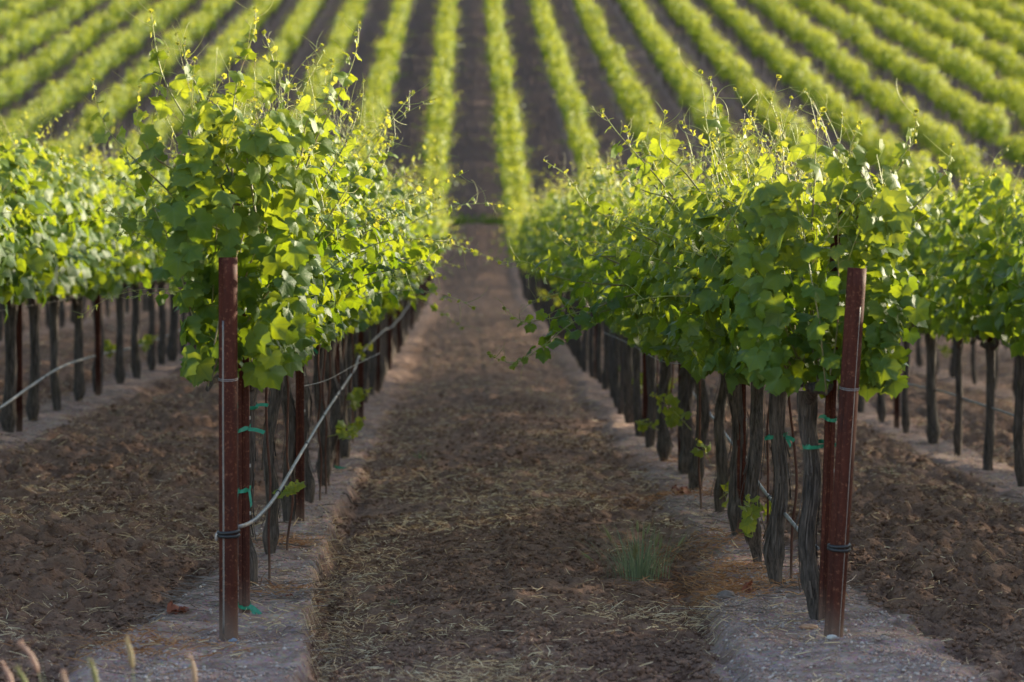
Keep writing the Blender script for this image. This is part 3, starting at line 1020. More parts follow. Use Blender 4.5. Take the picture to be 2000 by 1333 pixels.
# every farther vine of the vineyard, one mass
fb = Batch()
rngf = np.random.default_rng(21)
tpl = []
for tb, lb, _, _ in FAR:
    tV = np.concatenate(tb.V); tF = np.concatenate(tb.L).reshape(-1, 4)
    lV = np.concatenate(lb.V); lF = np.concatenate(lb.L).reshape(-1, 3)
    at_ = {}
    for a in ('rnd', 'young'):
        arr = np.zeros(len(lV), np.float32)
        for o_, v_ in lb.A[a]:
            arr[o_:o_ + len(v_)] = v_
        at_[a] = arr
    tpl.append((tV, tF, lV, lF, at_))
rest = [q for q in rest if q not in take]
which = rngf.integers(0, 8, len(rest))
for w in range(8):
    idx = [i for i in range(len(rest)) if which[i] == w]
    P = np.array([foot(*rest[i]) for i in idx])
    s = rngf.uniform(0.84, 1.12, len(idx)); fl = rngf.choice([-1.0, 1.0], len(idx)); wx = rngf.uniform(0.75, 1.25, len(idx))
    P[:, 0] += rngf.normal(0, 0.06, len(idx))
    Mx = np.zeros((len(idx), 3, 3)); Mx[:, 0, 0] = fl * wx; Mx[:, 1, 1] = fl; Mx[:, 2, 2] = s
    tV, tF, lV, lF, at_ = tpl[w]
    fb.inst(tV, tF, Mx, P, 1)
    fb.inst(lV, lF, Mx, P, 0, None, at_)
tag(fb.obj('hillside_vines', [M_LEAF, M_BARK]), 'out of focus rows of grapevines climbing the far hillside', 'vineyard', kind='stuff')


# ------------------------------------------------------------------ posts
def end_post(name, base, top, label, band_z):
    base = np.array(base, float); top = np.array(top, float)
    root = empty(name, base)
    ax = top - base; L = np.linalg.norm(ax); T = ax / L
    P = [T * s for s in np.linspace(-0.25, L, 24)]
    r = 0.0375
    bt = Batch()
    sides = 28
    th = np.arange(sides) * 2 * math.pi / sides
    A = norm(np.cross((0, 1.0, 0), T)); B_ = np.cross(T, A)
    rr = np.full(sides, r)
    # pressed groove down the front-left of the pipe
    gr = np.exp(-(((th - math.radians(222) + math.pi) % (2 * math.pi) - math.pi) / 0.20) ** 2)
    rr = rr - 0.013 * gr
    V = np.array([p + rr[j] * (math.cos(th[j]) * A + math.sin(th[j]) * B_) for p in P for j in range(sides)])
    # open rim: inner wall going down
    Vin = np.array([p + (rr[j] - 0.004) * (math.cos(th[j]) * A + math.sin(th[j]) * B_) for p in (P[-1], P[-1] - T * 0.12) for j in range(sides)])
    n = len(P)
    i = np.arange(n + 1)[:, None] * sides; j = np.arange(sides)[None]; j2 = (j + 1) % sides
    bt.add(np.vstack([V, Vin]), np.stack([i + j, i + j2, i + sides + j2, i + sides + j], -1).reshape(-1, 4))
    bt.add(np.vstack([Vin[sides:], (P[-1] - T * 0.12)[None]]), np.array([[j, (j + 1) % sides, sides] for j in range(sides)]))
    pipe = bt.obj('pipe', [M_POST], root)
    # wires stapled down the post
    front = lambda s, a, off=0.0015: T * s + (r + off) * (math.cos(a) * A + math.sin(a) * B_)
    wa = {-1: math.radians(238), 1: math.radians(300)}[-1 if base[0] < 0 else 1]
    for da in ((0.0, 0.13) if base[0] < 0 else (0.0,)):
        wb = Batch()
        add_tube(wb, np.array([front(s, wa + da + 0.02 * math.sin(s * 5), -0.001) for s in np.linspace(0.02, L - (0.25 if base[0] < 0 else 0.15), 30)]), 0.0016, 5)
        wb.obj('wire', [M_WIRE], root)
    # rubber band around the post and its tail
    bb = Batch()
    th2 = np.linspace(0, 2 * math.pi, 33)
    for q, dz in ((0, 0.0), (1, 0.013)):
        ring = np.array([T * (band_z + dz + 0.004 * math.sin(a + q)) + (r + 0.0035) * (math.cos(a) * A + math.sin(a) * B_) for a in th2])
        add_tube(bb, ring, 0.007, 6)
    band = bb.obj('band', [M_BLACK], root)
    if base[0] < 0:
        tb = Batch(); e = T * band_z - A * 0.046 - B_ * 0.01
        add_tube(tb, np.array([e + (0.006, 0, 0.012), e, e - np.array((0.002, 0, 0.012)), e - np.array((0.001, 0.0, 0.024))]), (0.006, 0.008, 0.007, 0.005), 6)
        tb.obj('clip', [M_NOTCH], band)
    # thin wire wrapped higher up
    wb = Batch()
    for dz in (0, 0.006):
        add_tube(wb, np.array([T * (L * 0.68 + dz + 0.006 * math.sin(a)) + (r + 0.001) * (math.cos(a) * A + math.sin(a) * B_) for a in th2]), 0.0015, 5)
    wb.obj('wire', [M_WIRE], root)
    tag(root, label, 'end post', 'red end posts')
    return root


end_post('end_post', at(445, 1248, 12.98), at(446, 503, 12.98), 'upright red-brown steel end post of the left row, black band near its foot', 0.41)
end_post('end_post', at(1630, 1262, 12.78), at(1675, 524, 12.78), 'leaning red-brown steel end post of the right row, bare of leaves on top', 0.375)


def tie_batch(c, rx, ry, z, tails, seed, w=0.016):
    """a flat tape tied round a post or trunk, with loose ends"""
    rng = np.random.default_rng(seed)
    bt = Batch()
    th = np.linspace(0, 2 * math.pi, 21)
    lo = np.array([(c[0] + rx * math.cos(a), c[1] + ry * math.sin(a), z + 0.010 * math.sin(a + seed)) for a in th])
    hi = lo + np.array((0, 0, w)) + 0.003 * rng.standard_normal(lo.shape)
    i = np.arange(20)
    bt.add(np.vstack([lo, hi]), np.stack([i, i + 1, i + 22, i + 21], -1))
    for (dx, dz, ln) in tails:
        s = np.linspace(0, 1, 6)[:, None]
        st = np.array((c[0] + rx * 0.75 * np.sign(dx), c[1] - ry * 0.75, z + w / 2))
        p = st + s * np.array((dx, -0.012, dz)) * ln + np.array((0, 0, -1.0)) * (s ** 2) * 0.018
        wd = np.array((0.25 * w, 0.1 * w, 0.45 * w))
        V = np.vstack([p - wd, p + wd]); k = np.arange(5)
        bt.add(V, np.stack([k, k + 1, k + 7, k + 6], -1))
    return bt


def line_post(k, y, H, label, group, ties=(), w=0.046, dx=0.0, lod=0):
    """rolled C-profile line post with notches"""
    o = np.array(foot(k, y)); o[0] = row_x(k) + dx
    root = empty('line_post', o)
    bt = Batch()
    t = 0.004; d = 0.034; h = w / 2
    prof = np.array([(-h, 0.012), (-h, -d / 2), (-0.35 * h, -d / 2), (-0.22 * h, -d / 2 + 0.007), (0.22 * h, -d / 2 + 0.007), (0.35 * h, -d / 2), (h, -d / 2), (h, 0.012),
                     (h - t, 0.012), (h - t, -d / 2 + t), (0.45 * h, -d / 2 + t), (0.3 * h, -d / 2 + 0.007 + t), (-0.3 * h, -d / 2 + 0.007 + t), (-0.45 * h, -d / 2 + t), (-h + t, -d / 2 + t), (-h + t, 0.012)])
    n = len(prof)
    zs = (-0.2, H)
    V = np.array([(p[0], p[1], z) for z in zs for p in prof])
    j = np.arange(n); j2 = (j + 1) % n
    bt.add(V, np.stack([j, j2, n + j2, n + j], -1))
    q = np.array([[i, i + 1, n - 2 - i, n - 1 - i] for i in range(n // 2 - 1)])
    bt.add(V[n:], q); bt.add(V[:n], q[:, ::-1])
    bt.obj('profile', [M_POST], root, smooth=False)
    if lod == 0:
        for z in np.arange(0.45, H - 0.1, 0.2):
            nb = Batch()
            add_box(nb, (h + 0.002, -0.004, z), (0.007, 0.012, 0.014))
            nb.obj('notch', [M_NOTCH], root, smooth=False)
    for ti, (z, tails) in enumerate(ties):
        tie_batch((0, -0.002), h + 0.006, d / 2 + 0.008, z, tails, 31 + ti).obj('tie', [M_TIE], root, smooth=False)
    tag(root, label, 'post', group)
    return root


gl, gr_ = 'line posts of the left path row', 'line posts of the right path row'
line_post(0, 13.73, 1.32, 'thin red line post close behind the left end post, green tapes tied on it', gl,
          ((0.055, ((0.05, -0.02, 1.0), (0.04, -0.05, 0.9))), (0.545, ((0.012, -0.06, 0.9), (-0.01, -0.05, 0.8))), (0.795, ((0.06, 0.004, 1.1),))), dx=0.035)
line_post(1, 13.42, 1.74, 'thin red line post close behind the leaning right end post', gr_, ((0.86, ((-0.03, 0.02, 1.0),)),), w=0.042, dx=0.045).rotation_euler = (0, R(1.7), 0)
yl = [18.05, 23.05, 28.4, 33.7, 39.0, 44.2, 49.5, 54.8, 60.0, 65.3, 70.6, 75.9, 81.2]
yr = [17.28, 22.1, 26.6, 31.6, 36.6, 41.6, 46.6, 51.6, 56.6, 61.6, 66.6, 71.6, 76.6, 81.6]
for side, k, ys, g_ in (('left', 0, yl, gl), ('right', 1, yr, gr_)):
    for i, y in enumerate(ys):
        lab = f'{ORD[i + 1]} line post of the {side} path row among the trunks' if i < 5 else f'small far line post of the {side} path row past its sixth one'
        tz = ((0.93, ((0.04, -0.03, 1.0), (-0.05, -0.01, 0.9))),) if (k == 1 and i in (0, 1)) else ()
        line_post(k, y, 1.82, lab, g_, tz, dx=0.05 if k == 0 else 0.03, lod=0 if i < 2 else 1)
for side, k, y0_ in (('left', -1, 14.0), ('right', 2, 13.6)):
    for i in range(6):
        y = y0_ + 5.2 * i
        if y < 20: continue
        line_post(k, y, 1.82, f'blurred red line post in the outer row at the {side} edge', f'line posts of the {side} outer row', (), dx=0.03, lod=1)


def stake(k, y, dx, H, label, group, r=0.006):
    o = np.array(foot(k, y)); o[0] = row_x(k) + dx
    bt = Batch()
    rng = np.random.default_rng(int(y * 100))
    P = np.array([(0.012 * rng.standard_normal() * (z > 0.2), 0.008 * rng.standard_normal() * (z > 0.2), z) for z in np.linspace(-0.1, H, 8)])
    add_tube(bt, spline(P, 0.05), r, 6)
    root = bt.obj('training_stake', [M_STAKE], None, o)
    return tag(root, label, 'stake', group)


for i, (y, dx) in enumerate([(14.98, 0.065), (16.4, 0.07), (19.7, 0.085), (20.2, 0.10), (21.3, 0.07), (22.6, 0.07), (24.1, 0.07), (25.6, 0.08)]):
    stake(0, y, dx, 1.25, f'{ORD[i]} thin rusty training stake along the left path row', 'training stakes of the left path row')
for i, (y, dx) in enumerate([(14.9, 0.06), (16.0, 0.055), (17.5, 0.06), (19.0, -0.06), (20.6, 0.06), (22.3, 0.05), (23.8, 0.05), (25.2, 0.05)]):
    stake(1, y, dx, 1.25, f'{ORD[i]} thin rusty training stake along the right path row', 'training stakes of the right path row')
for i, y in enumerate([22.6, 24.2, 25.6, 27.2, 28.7]):
    stake(2, y, 0.06, 1.25, 'thin rusty training stake in the outer row at the right edge', 'training stakes of the right outer row')

# green tapes tied round trunks belong to their vines
roots = [o for o in bpy.data.objects if o.name.startswith('grapevine')]
for (k, i, z, tails) in ((0, 0, 0.83, ((0.06, 0.02, 1.0),)), (0, 1, 0.97, ((0.05, 0.0, 0.8),)), (1, 0, 0.745, ((0.085, 0.012, 1.0), (-0.03, -0.02, 0.9))), (1, 1, 0.70, ((0.04, 0.0, 1.0), (0.03, -0.03, 0.8))),
                         (0, 3, 0.95, ((0.05, -0.02, 1.0),)), (1, 4, 0.99, ((-0.05, -0.02, 1.0),))):
    y = (L0 if k == 0 else R0)[i]
    for o in roots:
        if abs(o.location.y - y) < 0.01 and abs(o.location.x - foot(k, y)[0]) < 0.01:
            tie_batch((0, 0), 0.052, 0.052, z, tails, 50 + i + k).obj('tie', [M_TIE], o, smooth=False)


# ------------------------------------------------------------------ drip hoses and trellis wires
def hose(pts, label, clips=(), r=0.0085):
    P = spline(np.array(pts, float), 0.06)
    o = P[0].copy()
    root = empty('drip_hose', o)
    bt = Batch(); add_tube(bt, P - o, r, 8)
    bt.obj('tube', [M_HOSE], root)
    for c in clips:
        j = int(c * (len(P) - 2)); p = P[j] - o; T = norm(P[j + 1] - P[j])
        cb = Batch(); add_tube(cb, np.array([p - T * 0.012, p + T * 0.012]), r * 1.5, 8)
        cb.obj('clip', [M_BLACK], root)
    return tag(root, label, 'hose', 'drip hoses along the rows')


hose([at(462, 1031, 13.02), at(484, 1024, 13.25), at(506, 1008, 13.7), at(540, 967, 14.6), at(590, 882, 16.8), at(640, 800, 20.2), at(692, 722, 26.5), at(706, 690, 28.5), at(750, 646, 34.8), at(768, 636, 37.5), at(797, 597, 49),
      at(806, 560, 55), at(812, 548, 60)],
     'grey drip hose tied to the left end post and sagging along the path', (0.035, 0.09, 0.14, 0.19, 0.26, 0.33, 0.42, 0.5))
hose([at(x_, y_, d_ * 0.93) for x_, y_, d_ in ((-60, 825, 21.5), (0, 797, 23.3), (60, 755, 26), (125, 715, 28.8), (200, 692, 33), (270, 676, 38), (350, 646, 43), (420, 610, 50))],
     'pale drip hose slung through the blurred row at the left edge', (0.2, 0.5), 0.011)
hose([at(1600, 1075, 13.5), at(1571, 1048, 13.9), at(1530, 1000, 14.9), at(1492, 958, 16.3), at(1440, 880, 19), at(1380, 800, 24), at(1330, 740, 29)],
     'dark drip hose passing behind the trunks of the right path row', (0.15, 0.3))
hose([at(1690, 735, 31), at(1760, 748, 28.5), at(1850, 768, 26.5), at(1900, 785, 25), at(1960, 805, 23.5), at(2040, 832, 22)],
     'dark drip hose running low through the row at the right edge', (0.3, 0.6))


def wire(k, y0_, y1_, z, label, dx=0.0, r=0.0015, sag=0.0):
    ys = np.arange(y0_, y1_, 2.0)
    P = np.array([(row_x(k) + dx, y, float(hill(y)) + z - sag * math.sin((y - y0_) * 1.2) ** 2) for y in ys])
    o = P[0].copy()
    bt = Batch(); add_tube(bt, P - o, r, 4)
    return tag(bt.obj('trellis_wire', [M_WIRE], None, o), label, 'wire', 'trellis wires')


wire(0, 13.0, 84, 1.06, 'lower trellis wire carrying the vine arms of the left path row')
wire(1, 12.8, 84, 1.03, 'lower trellis wire carrying the vine arms of the right path row')
wire(-1, 14, 60, 1.04, 'trellis wire under the leaves of the row at the left edge')
wire(2, 14, 60, 1.02, 'trellis wire under the leaves of the row at the right edge')
wire(1, 12.8, 84, 1.55, 'upper trellis wire hidden in the leaves of the right path row')
wire(0, 13.0, 84, 1.50, 'upper trellis wire hidden in the leaves of the left path row')
bt = Batch()
P = spline(np.array([at(588, 756, 18.2), at(640, 742, 19.5), at(690, 715, 22.0), at(742, 690, 26.0)]), 0.05)
add_tube(bt, P - P[0], 0.0016, 5)
tag(bt.obj('loose_cord', [M_WIRE], None, P[0]), 'thin pale loose cord hanging between the posts of the left row', 'cord')
bt = Batch()
P = spline(np.array([at(1180, 650, 27), at(1230, 672, 24), at(1290, 705, 20.5), at(1345, 712, 18.5)]), 0.05)
add_tube(bt, P - P[0], 0.002, 5)
tag(bt.obj('loose_cord', [M_WIRE], None, P[0]), 'thin sagging cord under the leaves of the right row', 'cord')

# ------------------------------------------------------------------ loose ground cover
ICO_V = None


def ico(sub):
    import bmesh
    bm = bmesh.new(); bmesh.ops.create_icosphere(bm, subdivisions=sub, radius=1.0)
    V = np.array([v.co[:] for v in bm.verts]); F = np.array([[v.index for v in f.verts] for f in bm.faces]); bm.free()
    return V, F


def rot_rand(rng, n):
    q = norm(rng.standard_normal((n, 4)))
    w, x, y, z = q.T
    return np.stack([np.stack([1 - 2 * (y * y + z * z), 2 * (x * y - z * w), 2 * (x * z + y * w)], -1),
                     np.stack([2 * (x * y + z * w), 1 - 2 * (x * x + z * z), 2 * (y * z - x * w)], -1),
                     np.stack([2 * (x * z - y * w), 2 * (y * z + x * w), 1 - 2 * (x * x + y * y)], -1)], -2)


def rocks(bt, rng, X, Y, Rr, sub, sink, flat=0.75, rough=0.25, nvar=6):
    V, F = ico(sub)
    which = rng.integers(0, nvar, len(X))
    for w in range(nvar):
        q = which == w
        k = int(q.sum())
        if not k: continue
        Vv = V * (1 + rough * rng.standard_normal((len(V), 1))) * np.array([1, rng.uniform(.6, 1), rng.uniform(.55, .9)])
        Mx = rot_rand(rng, k) * Rr[q][:, None, None]
        Mx[:, 2, :] *= flat
        P = np.stack([X[q], Y[q], ground_z(X[q], Y[q]) + Rr[q] * (flat - sink)], -1)
        bt.inst(Vv, F, Mx, P, 0, dict(rnd=rng.random(k)))


rg = np.random.default_rng(5)


def scatter(n, y0_, y1_, xr=None):
    """screen-uniform ground points"""
    d = 1 / (1 / y1_ + (1 / y0_ - 1 / y1_) * rg.random(n))
    px = rg.uniform(-60, 2060, n)
    return (px - VX) / F_PX * d, d


# clods of tilled soil in the aisles
x, y = scatter(16000, 11.2, 34)
bq = berm(x, y); u = (x - ROW_X0) / ROW_S
aisle0 = (np.floor(u) == 0)
keep = (bq < 0.3) & (rg.random(len(x)) < np.where(aisle0, 0.30, 0.95)) & (rg.random(len(x)) < 0.25 + 1.1 * fbm(x * 1.3, y * 0.8, 71, 2))
x, y = x[keep], y[keep]
rad = 0.005 + 0.026 * rg.random(len(x)) ** 4
bt = Batch()
bigc = rad > 0.015
rocks(bt, rg, x[bigc], y[bigc], rad[bigc], 2, 0.55, 0.7, 0.12)
rocks(bt, rg, x[~bigc], y[~bigc], rad[~bigc], 1, 0.45, 0.75, 0.22)
x, y = scatter(150000, 11.3, 32)
keep = (berm(x, y) < 0.5) & (rg.random(len(x)) < 0.15 + 1.1 * sstep(0.35, 0.65, fbm(x * 2.3, y * 1.2, 171, 3)))
x, y = x[keep], y[keep]
rocks(bt, rg, x, y, 0.004 + 0.013 * rg.random(len(x)) ** 2.5, 1, 0.30, 0.75, 0.28)
tag(bt.obj('soil_clods', [M_SOIL], smooth=False), 'brown clods of tilled soil strewn over the aisles', 'soil', kind='stuff')
print('clods', len(x))

# gravel on the strips under the rows
x, y = scatter(110000, 11.2, 34)
keep = (berm(x, y) > 0.75) & (rg.random(len(x)) < 0.25 + 1.2 * sstep(0.36, 0.66, fbm(x * 3, y * 2, 72, 3)))
x, y = x[keep], y[keep]
rad = 0.0024 + 0.0085 * rg.random(len(x)) ** 4
bt = Batch()
rocks(bt, rg, x, y, rad, 1, 0.25, 0.75, 0.18)
tag(bt.obj('gravel', [M_GRAVEL]), 'pinkish grey gravel on the raised strips under the vines', 'gravel', kind='stuff')
print('gravel', len(x))


def straw(bt, rng, X, Y, ln, w, lift=0.35, z0=0.004):
    n = len(X)
    a = rng.uniform(0, 2 * math.pi, n)
    el = np.abs(rng.normal(0, lift, n))
    d = np.stack([np.cos(a) * np.cos(el), np.sin(a) * np.cos(el), np.sin(el)], -1)
    s = norm(np.cross(d, rng.standard_normal((n, 3))))
    base = np.stack([X, Y, ground_z(X, Y) + z0], -1)
    bend = rng.standard_normal((n, 3)) * 0.18 * ln[:, None]; bend[:, 2] = -np.abs(bend[:, 2]) * 0.3
    mid = base + d * ln[:, None] * 0.5 - bend * 0.3
    end = base + d * ln[:, None] + bend
    g_ = ground_z(end[:, 0], end[:, 1]) + z0
    end[:, 2] = np.maximum(end[:, 2], g_)
    mid[:, 2] = np.maximum(mid[:, 2], ground_z(mid[:, 0], mid[:, 1]) + z0)
    ww = (w * rng.uniform(0.6, 1.2, n))[:, None]
    V = np.stack([base - s * ww, base + s * ww, mid - s * ww, mid + s * ww, end - s * ww * .5, end + s * ww * .5], 1).reshape(-1, 3)
    k = np.arange(n)[:, None] * 6
    F = np.vstack([k + np.array([[0, 1, 3, 2]]), k + np.array([[2, 3, 5, 4]])])
    bt.add(V, F, 0, rnd=np.repeat(rng.random(n), 6))


x, y = scatter(170000, 11.2, 70)
pat = fbm(x * 1.5, y * 0.7, 81, 3)
u = (x - ROW_X0) / ROW_S; ph = u - np.floor(u)
wgt = np.where(np.floor(u) == 0, 1.0, 0.75) * sstep(0.42, 0.62, pat + 0.12 * sstep(13, 22, y) - 0.06) * np.where(np.floor(u) == 1, np.where(y < 19, 0.12, 0.8), 1)
wgt = np.where(np.floor(u) == -1, wgt * np.where(y < 15, 0.25, 1.0), wgt) + 0.05
keep = (rg.random(len(x)) < wgt * np.where(berm(x, y) < 0.6, 1, 0.14))
x, y = x[keep], y[keep]
bt = Batch()
straw(bt, rg, x, y, rg.uniform(0.015, 0.10, len(x)) * (0.5 + 0.5 * rg.random(len(x))), 0.0013 * (1 + y / 30), 0.30)
tag(bt.obj('straw_litter', [M_STRAW]), 'dry straw and dead grass lying over the tilled aisles', 'straw', kind='stuff')
print('straw', len(x))

# russet needles of dead grass by the right berm edge
bt = Batch()
for (px, py, n, sp) in ((1390, 1120, 500, 0.16), (1330, 1060, 420, 0.18), (1440, 1150, 420, 0.12), (1310, 960, 300, 0.22), (1370, 890, 220, 0.25), (560, 1065, 200, 0.09), (545, 1160, 90, 0.07), (285, 1265, 260, 0.16)):
    d = F_PX * CAM_Z / (py - VY)
    cx = (px - VX) / F_PX * d
    X = cx + rg.normal(0, sp, n); Y = d + rg.normal(0, sp * 1.5, n)
    X = np.concatenate([X, cx + rg.normal(0, sp * 1.4, n)]); Y = np.concatenate([Y, d + rg.normal(0, sp * 2.2, n)])
    straw(bt, rg, X, Y, rg.uniform(0.015, 0.09, 2 * n), 0.0019, 0.3)
tag(bt.obj('russet_litter', [M_RUSSET]), 'russet dead grass matted along the edges of the gravel strips', 'dead grass', kind='stuff')


# dark twiggy litter under the vines
x, y = scatter(40000, 11.6, 34)
keep = (berm(x, y) > 0.5) & (rg.random(len(x)) < 0.9 * sstep(0.42, 0.66, fbm(x * 2.5, y * 1.3, 181, 3)) * sstep(12.6, 14.6, y) + 0.02)
x, y = x[keep], y[keep]
bt = Batch()
straw(bt, rg, x, y, rg.uniform(0.03, 0.17, len(x)), 0.0016, 0.12)
tag(bt.obj('twig_litter', [M_TWIG]), 'dark twigs and bark litter under the rows of vines', 'litter', kind='stuff')
print('twig litter', len(x))

# ------------------------------------------------------------------ single stones, leaves, twigs
def stone(px, py, d, r, colr, label, dz=0.0, sq=(1, .8, .7), seed=0):
    rng = np.random.default_rng(seed + 400)
    V, F = ico(3)
    n1 = vnoise(V[:, 0] * 1.7 + seed, V[:, 1] * 1.7 + V[:, 2] * 1.3, seed) - 0.5
    n2 = vnoise(V[:, 0] * 5 + seed, V[:, 1] * 5 + V[:, 2] * 4, seed + 1) - 0.5
    V = V * (1 + 0.35 * n1 + 0.08 * n2)[:, None] * np.array(sq) * r
    p = at(px, py, d); p[2] = float(ground_z(p[0], p[1])) + r * sq[2] * 0.55
    bt = Batch(); bt.add(V, F)
    m_ = simple('stone_' + label.split()[1], colr, tuple(0.7 * c for c in colr), 60, 0.75, 0, 0.3)
    return tag(bt.obj('stone', [m_], None, p), label, 'stone', 'loose stones by the posts')


stone(455, 1250, 12.86, 0.024, (0.21, 0.23, 0.28), 'smooth blue-grey stone at the foot of the left end post', seed=1)
stone(1583, 1230, 13.1, 0.034, (0.42, 0.22, 0.13), 'flat orange stone behind the right end post', sq=(1.1, .8, .42), seed=2)
stone(1628, 1262, 12.66, 0.020, (0.52, 0.47, 0.43), 'small whitish stone in front of the right end post', sq=(1.1, .8, .55), seed=3)
stone(1420, 1163, 14.5, 0.034, (0.17, 0.13, 0.12), 'dark brown stone on the edge of the right gravel strip', sq=(1.2, .9, .6), seed=4)
stone(645, 1318, 12.0, 0.045, (0.24, 0.175, 0.14), 'large brown earth lump near the bottom of the picture', sq=(1.1, .9, .6), seed=5)


def curled_leaf(px, py, d, size, label, seed, m_=None, up=0.0):
    rng = np.random.default_rng(seed)
    bt = Batch()
    for q in range(3):
        V, tri, quad, A = LEAF_HI[(seed + q) % 12]
        V = V.copy(); V[:, 2] = V[:, 2] * 2.4 + 0.25 * np.sin(V[:, 0] * 4) + 0.3 * V[:, 0] ** 2
        Mx = rot_rand(rng, 1)[0]
        ang = rng.uniform(0, 6.28); c, s = math.cos(ang), math.sin(ang)
        Mx = np.array([[c, -s, 0], [s, c, 0], [0, 0, 1.0]]) * size
        off = np.array((rng.uniform(-.9, .9) * size, rng.uniform(-.6, .6) * size, 0.1 * size + 0.3 * q * size))
        n0 = bt.n
        bt.add(V @ Mx.T + off, tri, 0, rnd=rng.random())
        F = quad + n0
        bt.L.append(F.ravel()); bt.S.append(np.full(len(F), 4, np.int32)); bt.M.append(np.zeros(len(F), np.int32))
    p = at(px, py, d); p[2] = float(ground_z(p[0], p[1])) + 0.012 + up
    return tag(bt.obj('dead_leaf', [m_ or M_RED], None, p), label, 'dead leaf', 'dead leaves on the ground')


curled_leaf(345, 1203, 13.8, 0.045, 'curled red-brown dead leaf left of the left end post', 1)
curled_leaf(1462, 1160, 14.6, 0.032, 'small reddish dead leaf at the edge of the right gravel strip', 2)
curled_leaf(560, 1170, 14.3, 0.018, 'tiny dark red dead leaf on the left gravel strip', 3)
curled_leaf(800, 1240, 13.1, 0.014, 'tiny dark red dead leaf on the path', 4)
curled_leaf(1330, 962, 20.2, 0.05, 'red dead leaf heap beside the far trunks of the right row', 5)

rt = np.random.default_rng(88)
TW = [(1470, 1110, .28), (1500, 1118, .30), (1530, 1160, .32), (1480, 1085, .24), (1440, 1100, .2), (1545, 1175, .3), (1410, 1050, .22), (600, 1050, .26), (560, 1030, .2), (575, 1075, .18), (700, 960, .2), (1555, 1085, .25), (1500, 1140, .25), (520, 1095, .16)]
for i, (px, py, ln) in enumerate(TW):
    d = F_PX * CAM_Z / (py - VY)
    p = at(px, py, d)
    ang = rt.uniform(-0.5, 0.5) + (math.pi if rt.random() < .5 else 0)
    s = np.linspace(-0.5, 0.5, 8)
    X = p[0] + np.cos(ang) * s * ln; Y = p[1] + np.sin(ang) * s * ln + 0.02 * np.sin(s * 5 + i)
    Z = ground_z(X, Y) ; Z = np.maximum(Z, Z.mean()) + 0.008
    P = np.stack([X, Y, Z], -1)
    bt = Batch(); add_tube(bt, P - P[0], np.linspace(0.0045, 0.002, 8), 6, rnd=rt.random())
    side = 'right' if px > 1000 else 'left'
    tag(bt.obj('twig', [M_TWIG], None, P[0]), f'grey pruned cane lying under the {side} row of vines', 'twig', f'pruned canes under the {side} row')
bt = Batch()
bt2 = tie_batch((0, 0), 0.03, 0.02, 0.004, ((0.05, 0.0, 1.0),), 5)
tag(bt2.obj('tape_scrap', [M_TIE], None, (at(662, 908, 22.5)[0], 22.5, float(ground_z(at(662, 908, 22.5)[0], 22.5)))), 'green tape scrap lying on the left gravel strip', 'tape scrap')


# ------------------------------------------------------------------ weeds
def blade_tuft(px, py, n, H, spread, label, seed, heads=0, name='weed', d=None):
    rng = np.random.default_rng(seed)
    d = d or F_PX * CAM_Z / (py - VY)
    p = at(px, py, d); p[2] = float(ground_z(p[0], p[1])) - 0.01
    root = empty(name, p)
    bt = Batch()
    hb = []
    for i in range(n):
        a = rng.uniform(0, 2 * math.pi); rr = spread * 0.42 * rng.random()
        h = H * rng.uniform(0.3, 1.0); le = rng.normal(0, 0.65)
        t = np.linspace(0, 1, 6)[:, None]
        dr = np.array((math.cos(a), math.sin(a), 0))
        P = dr * rr + t * np.array((0, 0, h)) + dr * (t ** 2) * abs(le) * h
        sd = norm(np.cross(dr, (0, 0, 1.0)) + 0.3 * rng.standard_normal(3))
        w = rng.uniform(0.0010, 0.0022) * (1 - t ** 2 * 0.85)
        V = np.vstack([P - sd * w, P + sd * w]); k = np.arange(5)
        bt.add(V, np.stack([k, k + 1, k + 7, k + 6], -1), 0, rnd=rng.random())
        if i < heads:
            hb.append((P[-2], norm(P[-1] - P[-3]), h))
    bt.obj('blades', [M_GRASS], root)
    for (q, T, h) in hb:
        b2 = Batch(); L_ = rng.uniform(0.05, 0.075)
        tt = np.linspace(0, 1, 9)
        add_tube(b2, q + T * (tt * L_)[:, None], 0.006 * np.sin(math.pi * (0.08 + 0.88 * tt)) + 0.0008, 6, rnd=0.15)
        for _ in range(30):
            s_ = rng.random(); o_ = q + T * s_ * L_
            dd = norm(T * 1.2 + rng.standard_normal(3) * 0.6)
            add_tube(b2, np.array([o_, o_ + dd * 0.03]), (0.0008, 0.0003), 3, cap=False, rnd=0.25)
        b2.obj('seed_head', [M_HEAD], root)
    return tag(root, label, 'weed', 'weeds in the aisles')


blade_tuft(1250, 1110, 300, 0.29, 0.40, 'grey-green bushy grass weed beside the right gravel strip', 1, heads=12)
blade_tuft(768, 1155, 34, 0.055, 0.09, 'tiny fresh green grass tuft in the tilled path', 2)
blade_tuft(820, 885, 40, 0.10, 0.22, 'faint green weed low in the path beside the straw', 3)
blade_tuft(225, 835, 14, 0.20, 0.05, 'thin green weed stalk in the left aisle', 4)
blade_tuft(1745, 925, 16, 0.10, 0.10, 'small green weed in the right aisle', 5)
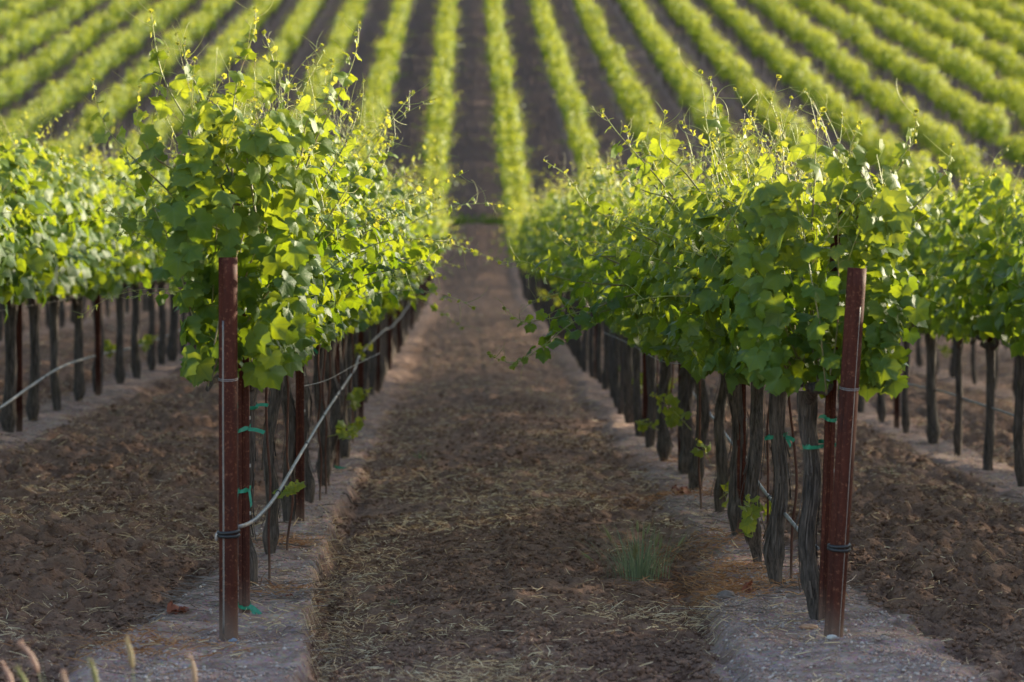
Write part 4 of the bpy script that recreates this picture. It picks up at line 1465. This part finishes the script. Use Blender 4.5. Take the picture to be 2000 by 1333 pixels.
# weeds on the bank where the path climbs
bt = Batch()
rng = np.random.default_rng(600)
for (px, d) in ((905, 98.6), (930, 98.9), (955, 98.4), (880, 98.7), (985, 98.8)):
    x = (px - VX) / F_PX * d
    n = 160
    Pp = np.stack([x + rng.normal(0, 0.25, n), d + rng.normal(0, 0.25, n), float(hill(d)) - 0.08 + np.abs(rng.normal(0.12, 0.12, n))], -1)
    put_leaves(bt, 2, Pp, norm(rng.standard_normal((n, 3)) + np.array((0, 0, .8))), rng.standard_normal((n, 3)), rng.uniform(.05, .10, n), rng.random(n) * 0.4, np.zeros(n), rng)
tag(bt.obj('bank_weeds', [M_LEAF]), 'dark low weeds across the bank at the far end of the path', 'weeds', kind='stuff')


def foxtail(px, py, d, label, seed, leanx, pink):
    """a stalk with a bristly nodding head; base far below the frame"""
    rng = np.random.default_rng(seed)
    tipp = at(px, py, d)
    base = np.array((tipp[0] - leanx, d + 0.03, float(ground_z(tipp[0] - leanx, d)) - 0.01))
    root = empty('foxtail_grass', base)
    H = tipp - base
    ctrl = [np.zeros(3), np.array((H[0] * 0.1, H[1] * .3, H[2] * 0.45)), np.array((H[0] * 0.55, H[1] * .7, H[2] * 0.86)), H]
    P = spline(np.array(ctrl), 0.02)
    n = len(P); hl = 5
    bt = Batch(); add_tube(bt, P[:n - 2], np.linspace(0.0022, 0.0012, n - 2), 5, rnd=0.8)
    bt.obj('stalk', [M_GRASS], root)
    hb = Batch()
    Q = P[-hl:]; tt = np.linspace(0, 1, hl)
    add_tube(hb, Q, 0.0062 * np.sin(math.pi * (0.12 + 0.84 * tt)) + 0.001, 8, rnd=pink)
    for _ in range(150):
        s_ = rng.random() * (hl - 1.01); j = int(s_); o_ = Q[j] + (Q[j + 1] - Q[j]) * (s_ - j)
        T = norm(Q[j + 1] - Q[j])
        dd = norm(T * 1.1 + rng.standard_normal(3) * 0.55)
        add_tube(hb, np.array([o_, o_ + dd * rng.uniform(.010, .022)]), (0.0006, 0.0003), 3, cap=False, rnd=min(1, pink + 0.1 * rng.random()))
    hb.obj('seed_head', [M_HEAD], root)
    lb = Batch()
    for i in range(4):
        a = rng.uniform(0, 6.28); h = rng.uniform(0.2, 0.42) * 1.0
        t = np.linspace(0, 1, 7)[:, None]
        dr = np.array((math.cos(a), math.sin(a), 0))
        Pb = t * np.array((0, 0, h)) + dr * t ** 2 * h * rng.uniform(0.15, 0.5)
        sd = norm(np.cross(dr, (0, 0, 1.0)))
        w = 0.0032 * (1 - t ** 2 * 0.9)
        V = np.vstack([Pb - sd * w, Pb + sd * w]); k = np.arange(6)
        lb.add(V, np.stack([k, k + 1, k + 8, k + 7], -1), 0, rnd=0.6 + 0.4 * rng.random())
    lb.obj('blades', [M_GRASS], root)
    return tag(root, label, 'grass', 'foxtail grasses in the corner')


foxtail(40, 1258, 9.0, 'tall pinkish foxtail grass leaning left in the lower left corner', 1, -0.09, 0.95)
foxtail(246, 1250, 9.1, 'yellow-green foxtail grass standing alone left of the end post', 2, -0.03, 0.4)
foxtail(372, 1288, 9.2, 'short brownish foxtail grass nearest to the left end post', 3, -0.02, 0.7)
foxtail(176, 1295, 8.9, 'green foxtail grass in the middle of the corner clump', 4, -0.03, 0.1)
foxtail(122, 1318, 8.8, 'pale foxtail grass just showing its tip at the bottom edge', 5, -0.02, 0.85)
foxtail(5, 1300, 8.8, 'reddish foxtail grass cut by the left edge of the picture', 6, -0.05, 1.0)
foxtail(35, 1310, 8.7, 'green foxtail grass tip beside the picture corner', 7, -0.05, 0.05)
